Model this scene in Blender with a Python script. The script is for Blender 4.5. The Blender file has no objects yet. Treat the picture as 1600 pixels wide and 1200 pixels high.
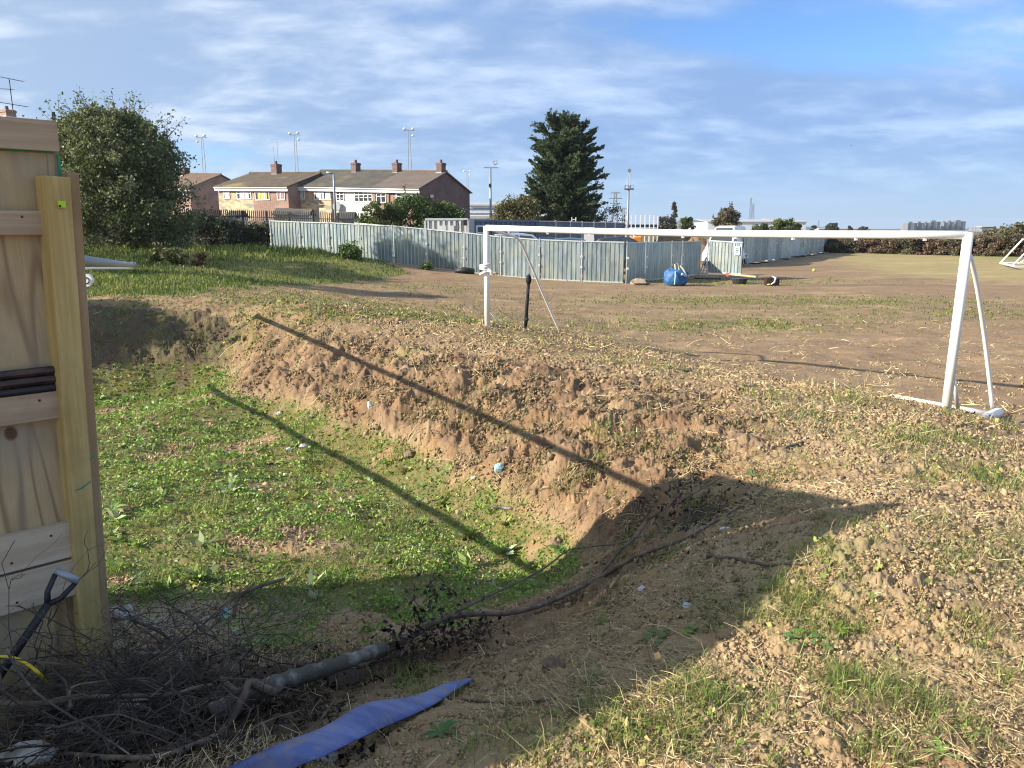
import bpy, math, random
import numpy as np
from mathutils import Vector, Matrix
random.seed(7); RNG = np.random.default_rng(11)
SC = bpy.context.scene; COL = SC.collection

# ---------------------------------------------------------------- camera, sky, sun
CAM = Vector((0, 0, 2.5)); PITCH = math.radians(11.45); FPX = 1200.0
cd = bpy.data.cameras.new('camera'); cam = bpy.data.objects.new('camera', cd); COL.objects.link(cam)
cam.location = CAM; cam.rotation_euler = (math.pi/2 - PITCH, 0, 0)
cd.sensor_width = 36; cd.lens = 36*FPX/1600; cd.clip_start = .05; cd.clip_end = 9000
SC.camera = cam
SUN_EL = math.radians(25); SUN_TH = math.radians(12)
SUNV = Vector((-math.cos(SUN_TH)*math.cos(SUN_EL), -math.sin(SUN_TH)*math.cos(SUN_EL), math.sin(SUN_EL)))
sl = bpy.data.lights.new('sun', 'SUN'); sl.energy = 5.0; sl.angle = math.radians(.53); sl.color = (1, .9, .76)
so = bpy.data.objects.new('sun', sl); COL.objects.link(so)
so.rotation_euler = SUNV.to_track_quat('Z', 'Y').to_euler(); so.location = (-30, -10, 40)
SC.view_settings.view_transform = 'Standard'; SC.view_settings.look = 'None'
SC.view_settings.gamma = 1; SC.view_settings.exposure = 1.12; SC.view_settings.use_curve_mapping = False
SC.cycles.max_bounces = 6; SC.cycles.diffuse_bounces = 3; SC.cycles.transparent_max_bounces = 8
SC.cycles.use_denoising = True; SC.cycles.denoising_prefilter = 'ACCURATE'; SC.cycles.filter_width = 1.1; SC.cycles.sample_clamp_indirect = 4; SC.cycles.volume_bounces = 0


class NT:
    """tiny helper for node trees"""
    def __init__(s, tree): s.t = tree; s.n = tree.nodes; s.l = tree.links
    def node(s, kind, **kw):
        n = s.n.new(kind)
        for k, v in kw.items():
            if k in ('operation', 'blend_type', 'data_type', 'noise_dimensions', 'feature', 'sky_type', 'vector_type', 'interpolation_type', 'wave_type', 'bands_direction', 'attribute_name', 'distance', 'layer_name', 'rings_direction', 'wave_profile', 'use_clamp', 'clamp'):
                setattr(n, k, v)
        return n
    def set(s, sock, v):
        if isinstance(v, bpy.types.NodeSocket): s.l.new(v, sock)
        elif isinstance(v, (tuple, list)) and len(v) == 3 and sock.type == 'RGBA': sock.default_value = (*v, 1)
        else: sock.default_value = v
    def math(s, op, a, b=0.0, clamp=False):
        n = s.n.new('ShaderNodeMath'); n.operation = op; n.use_clamp = clamp
        s.set(n.inputs[0], a); s.set(n.inputs[1], b); return n.outputs[0]
    def mix(s, f, a, b, blend='MIX'):
        n = s.n.new('ShaderNodeMix'); n.data_type = 'RGBA'; n.blend_type = blend
        s.set(n.inputs[0], f); s.set(n.inputs[6], a); s.set(n.inputs[7], b); return n.outputs[2]
    def noise(s, vec, scale, detail=4, rough=.55, dist=0.0):
        n = s.n.new('ShaderNodeTexNoise'); s.l.new(vec, n.inputs['Vector'])
        n.inputs['Scale'].default_value = scale; n.inputs['Detail'].default_value = detail
        n.inputs['Roughness'].default_value = rough; n.inputs['Distortion'].default_value = dist
        return n.outputs[0]
    def ramp(s, f, lo, hi):
        n = s.n.new('ShaderNodeMapRange'); n.interpolation_type = 'SMOOTHSTEP'
        s.set(n.inputs[0], f); s.set(n.inputs[1], lo); s.set(n.inputs[2], hi); return n.outputs[0]
    def mapping(s, vec, scale=(1, 1, 1), rot=(0, 0, 0), loc=(0, 0, 0)):
        n = s.n.new('ShaderNodeMapping'); s.l.new(vec, n.inputs[0])
        n.inputs['Scale'].default_value = scale; n.inputs['Rotation'].default_value = rot; n.inputs['Location'].default_value = loc
        return n.outputs[0]


def build_world():
    w = bpy.data.worlds.new('World'); SC.world = w; w.use_nodes = True
    t = NT(w.node_tree); t.n.clear()
    out = t.n.new('ShaderNodeOutputWorld')
    sky = t.n.new('ShaderNodeTexSky'); sky.sky_type = 'NISHITA'; sky.sun_disc = False
    sky.sun_elevation = SUN_EL; sky.sun_rotation = math.atan2(SUNV.x, SUNV.y)
    sky.air_density = 1.0; sky.dust_density = .15; sky.ozone_density = 5.0; sky.altitude = 10
    bg = t.n.new('ShaderNodeBackground'); t.l.new(t.mix(1.0, sky.outputs[0], (.90, 1.02, 1.20), 'MULTIPLY'), bg.inputs[0]); bg.inputs[1].default_value = SKY_STR
    tc = t.n.new('ShaderNodeTexCoord'); sep = t.n.new('ShaderNodeSeparateXYZ'); t.l.new(tc.outputs['Generated'], sep.inputs[0])
    X, Y, Z = sep.outputs
    zz = t.math('ADD', t.math('MAXIMUM', Z, 0.0), .20)
    px = t.math('DIVIDE', X, zz); py = t.math('DIVIDE', Y, zz)
    cmb = t.n.new('ShaderNodeCombineXYZ'); t.l.new(px, cmb.inputs[0]); t.l.new(py, cmb.inputs[1])
    v = cmb.outputs[0]
    v1 = t.mapping(v, (.42, .80, 1), (0, 0, math.radians(-14)), (3.1, 7.7, 0))
    big = t.noise(v1, 1.0, 3, .5, .3)
    v2 = t.mapping(v, (1.5, 2.3, 1), (0, 0, math.radians(-22)), (1.3, 2.2, 0))
    med = t.noise(v2, .95, 7, .52, .35)
    v3 = t.mapping(v, (4.0, 5.4, 1), (0, 0, math.radians(-20)), (5, 1, 0))
    fine = t.noise(v3, 1.5, 6, .55, .3)
    cov = t.math('ADD', t.math('MULTIPLY', big, .55), t.math('ADD', t.math('MULTIPLY', med, .55), t.math('MULTIPLY', fine, .14)))

    def hole(cov, dpx, dpy, rx, ry, amt):
        d = pdir(dpx, dpy).normalized()
        # elliptical patch measured on the sky in azimuth / elevation
        az = t.math('ARCTAN2', X, Y); el = t.math('ARCSINE', Z)
        a = t.math('DIVIDE', t.math('SUBTRACT', az, math.atan2(d.x, d.y)), rx)
        b = t.math('DIVIDE', t.math('SUBTRACT', el, math.asin(d.z)), ry)
        r2 = t.math('ADD', t.math('MULTIPLY', a, a), t.math('MULTIPLY', b, b))
        g = t.math('EXPONENT', t.math('MULTIPLY', r2, -1.0))
        return t.math('SUBTRACT', cov, t.math('MULTIPLY', g, amt))
    for h in SKY_PATCHES: cov = hole(cov, *h)
    cov = t.math('ADD', cov, t.math('MULTIPLY', t.math('SUBTRACT', 1.0, t.ramp(Z, 0.0, .12)), .06))
    cov = t.math('ADD', cov, .03)
    mask = t.ramp(cov, .36, .62)
    # lit tops, grey-blue undersides
    lump = t.ramp(t.math('ADD', t.math('MULTIPLY', med, .75), t.math('MULTIPLY', fine, .30)), .44, .74)
    # brighter towards the sun, the way a real overcast layer glows
    dn = t.n.new('ShaderNodeVectorMath'); dn.operation = 'DOT_PRODUCT'
    t.l.new(tc.outputs['Generated'], dn.inputs[0]); dn.inputs[1].default_value = SUNV
    glow = t.ramp(dn.outputs['Value'], -.45, .75)
    lit = t.mix(glow, (.52, .66, .90), (.95, .98, 1.0))
    dark = t.mix(glow, (.24, .38, .66), (.38, .49, .64))
    cc = t.mix(lump, dark, lit)
    # thin towards the horizon
    low = t.ramp(Z, 0.0, .11)
    cc = t.mix(low, t.mix(glow, (.36, .53, .76), (.62, .80, .95)), cc)
    bgc = t.n.new('ShaderNodeBackground'); t.l.new(cc, bgc.inputs[0]); bgc.inputs[1].default_value = CLOUD_STR
    mx = t.n.new('ShaderNodeMixShader'); t.set(mx.inputs[0], t.math('MULTIPLY', mask, .88))
    t.l.new(bg.outputs[0], mx.inputs[1]); t.l.new(bgc.outputs[0], mx.inputs[2]); t.l.new(mx.outputs[0], out.inputs[0])


def pdir(px, py):
    u = (px - 800)/FPX; v = (600 - py)/FPX
    return Vector((u, math.cos(PITCH) + v*math.sin(PITCH), -math.sin(PITCH) + v*math.cos(PITCH)))


SKY_STR = .08; CLOUD_STR = .56
# (px, py, width, height, amount): blue gaps (+) and thicker cloud (-)
SKY_PATCHES = [(1120, 45, .20, .05, .22), (1570, 115, .28, .075, .28), (900, 330, .6, .02, .08), (1350, 270, .5, .08, -.20), (1000, 150, .35, .05, -.10), (1400, 60, .16, .05, .10), (600, 20, .16, .05, .16), (400, 235, .25, .045, .22),
               (60, 235, .14, .03, .16), (800, 305, .5, .03, .14), (300, 90, .45, .10, -.14), (1100, 240, .5, .10, -.12), (600, 170, .4, .06, -.1), (1250, 185, .10, .012, .16)]
build_world()

# ---------------------------------------------------------------- pixel -> place
def P(px, py, Y):
    d = pdir(px, py); return CAM + d*(Y/d.y)
def G(px, py, z):
    d = pdir(px, py); return CAM + d*((z - CAM.z)/d.z)
def ZY(py, Y): return P(800, py, Y).z
def XY(px, Y):  # x at forward distance Y on the horizon row
    return (px - 800)/FPX*Y

# ---------------------------------------------------------------- numpy noise
_perm = np.random.default_rng(5).permutation(4096)
_ang = np.random.default_rng(6).random(4096)*2*np.pi
_gx, _gy = np.cos(_ang), np.sin(_ang)
def pnoise(x, y):
    xi = np.floor(x).astype(np.int64); yi = np.floor(y).astype(np.int64)
    fx = x - xi; fy = y - yi
    u = fx*fx*fx*(fx*(fx*6 - 15) + 10); v = fy*fy*fy*(fy*(fy*6 - 15) + 10)
    def g(ix, iy, dx, dy):
        h = _perm[(ix + _perm[iy & 4095]) & 4095]; return _gx[h]*dx + _gy[h]*dy
    a = g(xi, yi, fx, fy); b = g(xi + 1, yi, fx - 1, fy); c = g(xi, yi + 1, fx, fy - 1); d = g(xi + 1, yi + 1, fx - 1, fy - 1)
    return ((a + u*(b - a)) + v*((c + u*(d - c)) - (a + u*(b - a))))*1.5
def fbm(x, y, oct=4, gain=.5):
    s = 0; a = 1
    for i in range(oct):
        s = s + a*pnoise(x*2**i + 17.3*i, y*2**i - 9.1*i); a *= gain
    return s
def billow(x, y, oct=4, gain=.55):
    s = 0; a = 1
    for i in range(oct):
        s = s + a*(np.abs(pnoise(x*2**i + 7.3*i, y*2**i + 3.7*i))*2 - .5); a *= gain
    return s
def sstep(a, b, x):
    t = np.clip((x - a)/(b - a), 0, 1); return t*t*(3 - 2*t)

# ---------------------------------------------------------------- terrain
CREST = [(140, 475, 1.0), (250, 478, .95), (330, 485, .9), (400, 500, .82), (500, 515, .78), (600, 530, .75), (700, 550, .73), (760, 562, .72),
         (860, 575, .7), (1000, 592, .67), (1100, 612, .65), (1170, 640, .63)]
FOOT = [(150, 585, -.08), (250, 583, -.1), (340, 587, -.1), (440, 648, -.12), (560, 698, -.12), (640, 728, -.12), (740, 788, -.12), (830, 850, -.12), (885, 893, -.1)]
PXC = CREST + FOOT + [
    (450, 391, 1.45), (300, 390, 1.5), (180, 390, 1.5), (560, 404, 1.1), (640, 418, .6), (740, 440, .15), (300, 437, 1.0), (200, 445, 1.05), (450, 435, .6),
    (600, 440, .3), (550, 455, .25), (300, 460, .95), (760, 510, .75), (500, 482, .7), (600, 470, .4), (880, 523, .5), (930, 520, .08), (1100, 560, .0),
    (1000, 565, .5), (1180, 600, .5), (1320, 612, .43), (1478, 637, .3), (1560, 662, .25), (1600, 688, .25),
    (250, 650, -.12), (300, 750, -.12), (500, 800, -.13), (400, 880, -.1), (650, 880, -.12), (220, 850, -.08), (600, 930, -.1), (760, 930, -.05),
    (1150, 765, .62), (880, 960, .3), (740, 1060, .4), (620, 1040, .15), (450, 1000, .0), (300, 1000, .02), (300, 1100, .3), (450, 1120, .45), (600, 1110, .55),
    (400, 1190, .7), (100, 1190, .55), (850, 1200, .9), (1100, 1190, .95), (1390, 790, .95), (1500, 900, .95), (1590, 1000, .95), (1590, 800, .8), (1590, 740, .55),
    (1400, 700, .7), (1250, 700, .68), (1300, 650, .6), (1100, 850, .78), (1000, 950, .72)]
WC = [(6.5, 12, 0), (6.3, 10.4, -.02), (5.5, 10.9, .02), (6.6, 9.9, .02), (9, 10, 0), (8, 7, 0), (7.8, 5, .1), (9, 3, 0), (5, 15, 0), (4.6, 14.2, 0), (2, 19, .02), (6, 20, 0), (12, 20, 0), (-1, 23, .15), (5, 28, 0), (15, 30, 0), (-3, 27, .12),
      (5.2, 36, 0), (-1.5, 38.5, .25), (30, 40, 0), (20, 60, 0), (0, 45, .1), (40, 80, 0), (60, 60, 0), (0, 70, 0), (-20, 80, .4), (-40, 60, 1), (30, 15, 0), (20, 5, 0), (15, -5, 0), (30, -20, 0),
      (-14, 40, 1.35), (-20, 40, 1.4), (-8, 42, .8), (-13, 33, 1.25), (-17, 29, 1.25), (-30, 30, 1.6), (-30, 50, 1), (-9, 12, -.1), (-6, 7, -.05), (-8, 9, -.1), (-11, 16.5, .95), (-14, 14, .9),
      (0, 0, .9), (0, -3, .9), (3, -2, .9), (-3, 0, .75), (-4, 3, .2), (-5, 5, 0), (2, 1, .95), (4, 2, .9), (5.5, 4, .6), (6, 6, .35), (6.4, 8, .12), (-1.95, 3.35, .24), (-8, 0, .3), (-10, -10, .5), (0, -15, .6)]
_cp = []
for a in PXC:
    g = G(*a); _cp.append((g.x, g.y, a[2]))
for _i, (_a, _n2) in enumerate(zip(FOOT, [(0, 1), (0, 1), (.3, .95), (.6, .8), (.6, .8), (.62, .78), (.68, .73), (.85, .53), (.92, .4)])):
    _g = G(*_a)
    for _t, _z in ((.28, .30), (.62, .24)): _cp.append((_g.x + _n2[0]*_t, _g.y + _n2[1]*_t, _a[2] + (.27 if _t < .4 else .50)))
_cp += WC
_cp = np.array(_cp); _n = len(_cp)
def _kern(r2): return np.sqrt(r2 + .16)
_A = np.zeros((_n + 1, _n + 1)); _d2 = ((_cp[:, None, :2] - _cp[None, :, :2])**2).sum(-1)
_A[:_n, :_n] = _kern(_d2) - np.eye(_n)*.012; _A[_n, :_n] = 1; _A[:_n, _n] = 1
_w = np.linalg.solve(_A, np.append(_cp[:, 2], 0))
def hbase(x, y):
    x = np.asarray(x, float); y = np.asarray(y, float); sh = x.shape; x = x.ravel(); y = y.ravel(); o = np.empty(len(x))
    for i in range(0, len(x), 40000):
        xx = x[i:i+40000]; yy = y[i:i+40000]
        o[i:i+40000] = _kern((xx[:, None] - _cp[None, :, 0])**2 + (yy[:, None] - _cp[None, :, 1])**2) @ _w[:_n] + _w[_n]
    r = np.hypot(x, y); f = 1 - sstep(55, 95, r)
    return (np.clip(o, -.4, 2.2)*f).reshape(sh)
def in_poly(x, y, poly):
    ins = np.zeros(x.shape, bool); n = len(poly)
    for i in range(n):
        x1, y1 = poly[i]; x2, y2 = poly[(i + 1) % n]
        c = ((y1 > y) != (y2 > y)) & (x < (x2 - x1)*(y - y1)/(y2 - y1 + 1e-12) + x1); ins ^= c
    return ins
BASIN_P = [tuple(G(*a)[:2]) for a in CREST] + [(1.75, 5.5), (1.0, 4.3), (.2, 3.6), (-.2, 3.5), (-1.2, 3.6), (-2.2, 3.2), (-5, 3.6), (-14, 12)]
def in_basin(x, y):
    x = np.asarray(x, float); y = np.asarray(y, float); s = 0
    for a, b in ((0, 0), (.25, .1), (-.25, -.1), (.1, -.25), (-.1, .25), (.5, .5), (-.5, -.5), (.5, -.45), (-.5, .45)): s = s + in_poly(x + a, y + b, BASIN_P)
    return s/9.0
def hmid(x, y):
    """ground with its lumps (no fine clods)"""
    z = hbase(x, y); r = np.hypot(x, y); near = 1 - sstep(20, 45, r)
    slope = sstep(.0, .25, z)*(1 - sstep(.72, .95, z))*in_basin(x, y)
    z = z + near*(.035*fbm(x*.9, y*.9, 3)) + slope*(.085*fbm(x*1.7 + 4, y*1.7, 3, .6)) + .10*fbm(x*.55 + 2, y*.55, 3)*sstep(.7, 1.3, z)*sstep(17, 24, r)*(1 - sstep(45, 60, r)) + .05*fbm(x*.13, y*.13, 2)*sstep(10, 30, r)*(1 - sstep(200, 500, r))
    return z
def gz(x, y): return float(hmid(np.array([x]), np.array([y]))[0])
_ds = np.geomspace(1.2, 150, 1500)
def hit(px, py, lift=0.0):
    d = pdir(px, py); p = np.array(CAM)[None] + _ds[:, None]*np.array(d)[None]
    z = hmid(p[:, 0], p[:, 1]); k = np.argmax(p[:, 2] < z)
    if p[k, 2] >= z[k]: return G(px, py, 0)
    a = p[k-1, 2] - z[k-1]; b = p[k, 2] - z[k]; t = a/(a - b)
    q = p[k-1] + t*(p[k] - p[k-1]); return Vector((q[0], q[1], q[2] + lift))

# ---------------------------------------------------------------- materials
MATS = {}
def f_sheet(t, b):
    p = pos(t); n = t.noise(t.mapping(p, (1, 3, 1)), 3.5, 6, .6); d = t.noise(p, 16, 7, .7); e = t.noise(p, 4, 4)
    c = t.mix(t.ramp(n, .35, .65), (.05, .085, .26), (.12, .165, .36)); c = t.mix(t.math('MULTIPLY', t.ramp(t.math('ADD', t.math('MULTIPLY', d, .6), t.math('MULTIPLY', e, .5)), .56, .68), .7), c, (.20, .17, .15))
    t.l.new(c, b.inputs['Base Color']); t.set(b.inputs['Roughness'], t.math('ADD', .35, t.math('MULTIPLY', d, .4))); bump(t, b, t.math('ADD', n, t.math('MULTIPLY', d, .3)), .35, .006)

def mat(name, color=(.5, .5, .5), rough=.7, metal=0.0, fn=None, trans=0.0, spec=.5):
    if name in MATS: return MATS[name]
    m = bpy.data.materials.new(name); m.use_nodes = True; t = NT(m.node_tree); b = t.n['Principled BSDF']
    b.inputs['Base Color'].default_value = (*color, 1); b.inputs['Roughness'].default_value = rough; b.inputs['Metallic'].default_value = metal
    b.inputs['Specular IOR Level'].default_value = spec
    if fn: fn(t, b)
    if trans:
        o = t.n['Material Output']; tr = t.n.new('ShaderNodeBsdfTranslucent'); mx = t.n.new('ShaderNodeMixShader'); mx.inputs[0].default_value = trans
        bc = b.inputs['Base Color']
        if bc.is_linked: t.l.new(bc.links[0].from_socket, tr.inputs[0])
        else: tr.inputs[0].default_value = bc.default_value
        t.l.new(b.outputs[0], mx.inputs[1]); t.l.new(tr.outputs[0], mx.inputs[2]); t.l.new(mx.outputs[0], o.inputs[0])
    MATS[name] = m; return m
def pos(t): return t.n.new('ShaderNodeNewGeometry').outputs['Position']
def bump(t, b, h, strength=.4, dist=.02):
    n = t.n.new('ShaderNodeBump'); n.inputs['Strength'].default_value = strength; n.inputs['Distance'].default_value = dist
    t.l.new(h, n.inputs['Height']); t.l.new(n.outputs[0], b.inputs['Normal'])
def mottled(c1, c2, scale, bumps=0, mapscale=(1, 1, 1), lo=.35, hi=.65, bd=.01, detail=6):
    def f(t, b):
        v = t.mapping(pos(t), mapscale); n = t.noise(v, scale, detail, .6)
        t.l.new(t.mix(t.ramp(n, lo, hi), c1, c2), b.inputs['Base Color'])
        if bumps: bump(t, b, n, bumps, bd)
    return f
def attr_col(t, b):
    a = t.n.new('ShaderNodeAttribute'); a.attribute_name = 'col'; t.l.new(a.outputs['Color'], b.inputs['Base Color'])

def f_ground(t, b):
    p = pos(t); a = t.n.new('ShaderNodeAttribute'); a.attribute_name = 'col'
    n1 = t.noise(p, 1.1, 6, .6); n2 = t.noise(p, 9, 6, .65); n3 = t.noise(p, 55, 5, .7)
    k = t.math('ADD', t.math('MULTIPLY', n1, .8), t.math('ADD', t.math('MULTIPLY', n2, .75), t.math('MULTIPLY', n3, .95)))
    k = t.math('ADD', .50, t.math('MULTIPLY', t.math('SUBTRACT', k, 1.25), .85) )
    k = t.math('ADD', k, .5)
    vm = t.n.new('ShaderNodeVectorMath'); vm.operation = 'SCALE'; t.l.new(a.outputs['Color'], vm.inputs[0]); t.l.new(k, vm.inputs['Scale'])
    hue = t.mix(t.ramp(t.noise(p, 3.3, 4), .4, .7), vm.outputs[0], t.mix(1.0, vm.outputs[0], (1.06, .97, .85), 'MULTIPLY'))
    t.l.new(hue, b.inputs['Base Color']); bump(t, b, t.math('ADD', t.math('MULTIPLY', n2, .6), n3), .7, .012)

def f_galv(t, b):
    p = pos(t); v = t.mapping(p, (3, 3, .35)); n = t.noise(v, 2.2, 5, .6); n2 = t.noise(t.mapping(p, (1, 1, 1.4)), .9, 4)
    c = t.mix(t.ramp(n, .35, .68), (.27, .34, .36), (.44, .52, .54)); c = t.mix(t.ramp(n2, .45, .75), c, (.46, .49, .43))
    oi = t.n.new('ShaderNodeObjectInfo'); kk = t.math('ADD', .80, t.math('MULTIPLY', oi.outputs['Random'], .40)); vs = t.n.new('ShaderNodeVectorMath'); vs.operation = 'SCALE'; t.l.new(c, vs.inputs[0]); t.l.new(kk, vs.inputs['Scale']); c = vs.outputs[0]
    t.l.new(c, b.inputs['Base Color']); t.set(b.inputs['Roughness'], t.math('ADD', .26, t.math('MULTIPLY', n, .22)))
def f_ply(t, b):
    a = t.n.new('ShaderNodeTexCoord').outputs['Object']
    v = t.mapping(a, (3.2, 3.2, .42)); n = t.noise(v, 1.0, 2, .4, .9)
    r = t.math('FRACT', t.math('MULTIPLY', n, 7.0)); ring = t.ramp(t.math('ABSOLUTE', t.math('SUBTRACT', r, .5)), .01, .20)
    fine = t.noise(t.mapping(a, (60, 60, 2)), 3, 4)
    c = t.mix(t.ramp(t.noise(a, 1.8, 4, .6), .38, .66), (.42, .31, .15), (.50, .395, .225))
    c = t.mix(t.math('MULTIPLY', t.math('SUBTRACT', 1.0, ring), .75), c, (.21, .135, .075))
    c = t.mix(t.math('MULTIPLY', t.ramp(fine, .4, .7), .25), c, (.26, .18, .11))
    v5 = t.n.new('ShaderNodeTexVoronoi'); v5.inputs['Scale'].default_value = 2.3; t.l.new(t.mapping(a, (1, 1, .8)), v5.inputs['Vector'])
    s6 = t.n.new('ShaderNodeSeparateXYZ'); t.l.new(a, s6.inputs[0]); grey = t.math('MULTIPLY', t.ramp(t.noise(t.mapping(a, (2, 2, .8)), 1.6, 5, .6), .42, .66), .75); c = t.mix(grey, c, (.31, .28, .22)); knot = t.ramp(v5.outputs['Distance'], .04, .075); c = t.mix(knot, (.12, .07, .04), c)
    t.l.new(c, b.inputs['Base Color']); bump(t, b, ring, .15, .004)
def wood(c1, c2, axis='z', gs=1.0):
    def f(t, b):
        a = t.n.new('ShaderNodeTexCoord').outputs['Object']
        sc = {'z': (26, 26, .9), 'x': (.9, 26, 26), 'y': (26, .9, 26), 'h': (1.1, 1.1, 30)}[axis]
        n = t.noise(t.mapping(a, sc), 1.2*gs, 6, .6, .4); n2 = t.noise(a, 3.5, 4)
        v5 = t.n.new('ShaderNodeTexVoronoi'); v5.inputs['Scale'].default_value = 3.1; t.l.new(t.mapping(a, (1.0, 1.0, .75)), v5.inputs['Vector'])
        c = t.mix(t.ramp(n, .35, .68), c1, c2); c = t.mix(t.math('MULTIPLY', t.ramp(n2, .45, .7), .4), c, tuple(.6*q for q in c1))
        c = t.mix(t.ramp(v5.outputs['Distance'], .03, .05), (.12, .07, .035), c)
        t.l.new(c, b.inputs['Base Color']); bump(t, b, n, .18, .004)
    return f
def brick(c1, c2, mortar, sc=1.0, bw=.22, bh=.075):
    def f(t, b):
        a = t.n.new('ShaderNodeTexCoord').outputs['Object']
        s = t.n.new('ShaderNodeSeparateXYZ'); t.l.new(a, s.inputs[0])
        c = t.n.new('ShaderNodeCombineXYZ'); t.l.new(t.math('ADD', s.outputs[0], s.outputs[1]), c.inputs[0]); t.l.new(s.outputs[2], c.inputs[1])
        n = t.n.new('ShaderNodeTexBrick'); t.l.new(c.outputs[0], n.inputs['Vector'])
        for k, q in (('Color1', c1), ('Color2', c2), ('Mortar', mortar)): n.inputs[k].default_value = (*q, 1)
        n.inputs['Scale'].default_value = sc; n.inputs['Brick Width'].default_value = bw; n.inputs['Row Height'].default_value = bh; n.inputs['Mortar Size'].default_value = .012
        v = t.noise(a, .9, 5); t.l.new(t.mix(t.ramp(v, .35, .7), n.outputs[0], t.mix(1, n.outputs[0], (.7, .7, .72), 'MULTIPLY')), b.inputs['Base Color'])
    return f
def f_stone(t, b):
    a = t.n.new('ShaderNodeTexCoord').outputs['Object']
    v = t.n.new('ShaderNodeTexVoronoi'); v.inputs['Scale'].default_value = 2.6; t.l.new(t.mapping(a, (1, 1, 1.5)), v.inputs['Vector'])
    s = t.n.new('ShaderNodeSeparateColor'); t.l.new(v.outputs['Color'], s.inputs[0])
    c = t.mix(s.outputs[0], (.42, .30, .16), (.60, .50, .34)); c = t.mix(t.ramp(s.outputs[1], .7, .8), c, (.30, .27, .24))
    t.l.new(c, b.inputs['Base Color'])
def f_roof(c1, c2, lich=0):
    def f(t, b):
        p = pos(t); n = t.noise(p, 1.3, 6, .65); w = t.noise(t.mapping(p, (5, 5, 5)), 2.0, 3)
        c = t.mix(t.ramp(n, .35, .66), c1, c2); c = t.mix(t.math('MULTIPLY', t.ramp(w, .4, .7), .35), c, tuple(.55*q for q in c1))
        if lich: c = t.mix(t.math('MULTIPLY', t.ramp(t.noise(p, .35, 4), .56, .72), lich), c, (.34, .27, .10))
        t.l.new(c, b.inputs['Base Color'])
    return f
def f_white(t, b):
    p = pos(t); n = t.noise(p, 7, 6, .65); n2 = t.noise(t.mapping(p, (9, 9, 2)), 3, 5, .7)
    c = t.mix(t.ramp(n, .3, .7), (.80, .79, .76), (.74, .73, .69)); c = t.mix(t.ramp(n2, .66, .74), c, (.38, .36, .33))
    t.l.new(c, b.inputs['Base Color']); t.set(b.inputs['Roughness'], t.math('ADD', .25, t.math('MULTIPLY', n, .3)))

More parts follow.
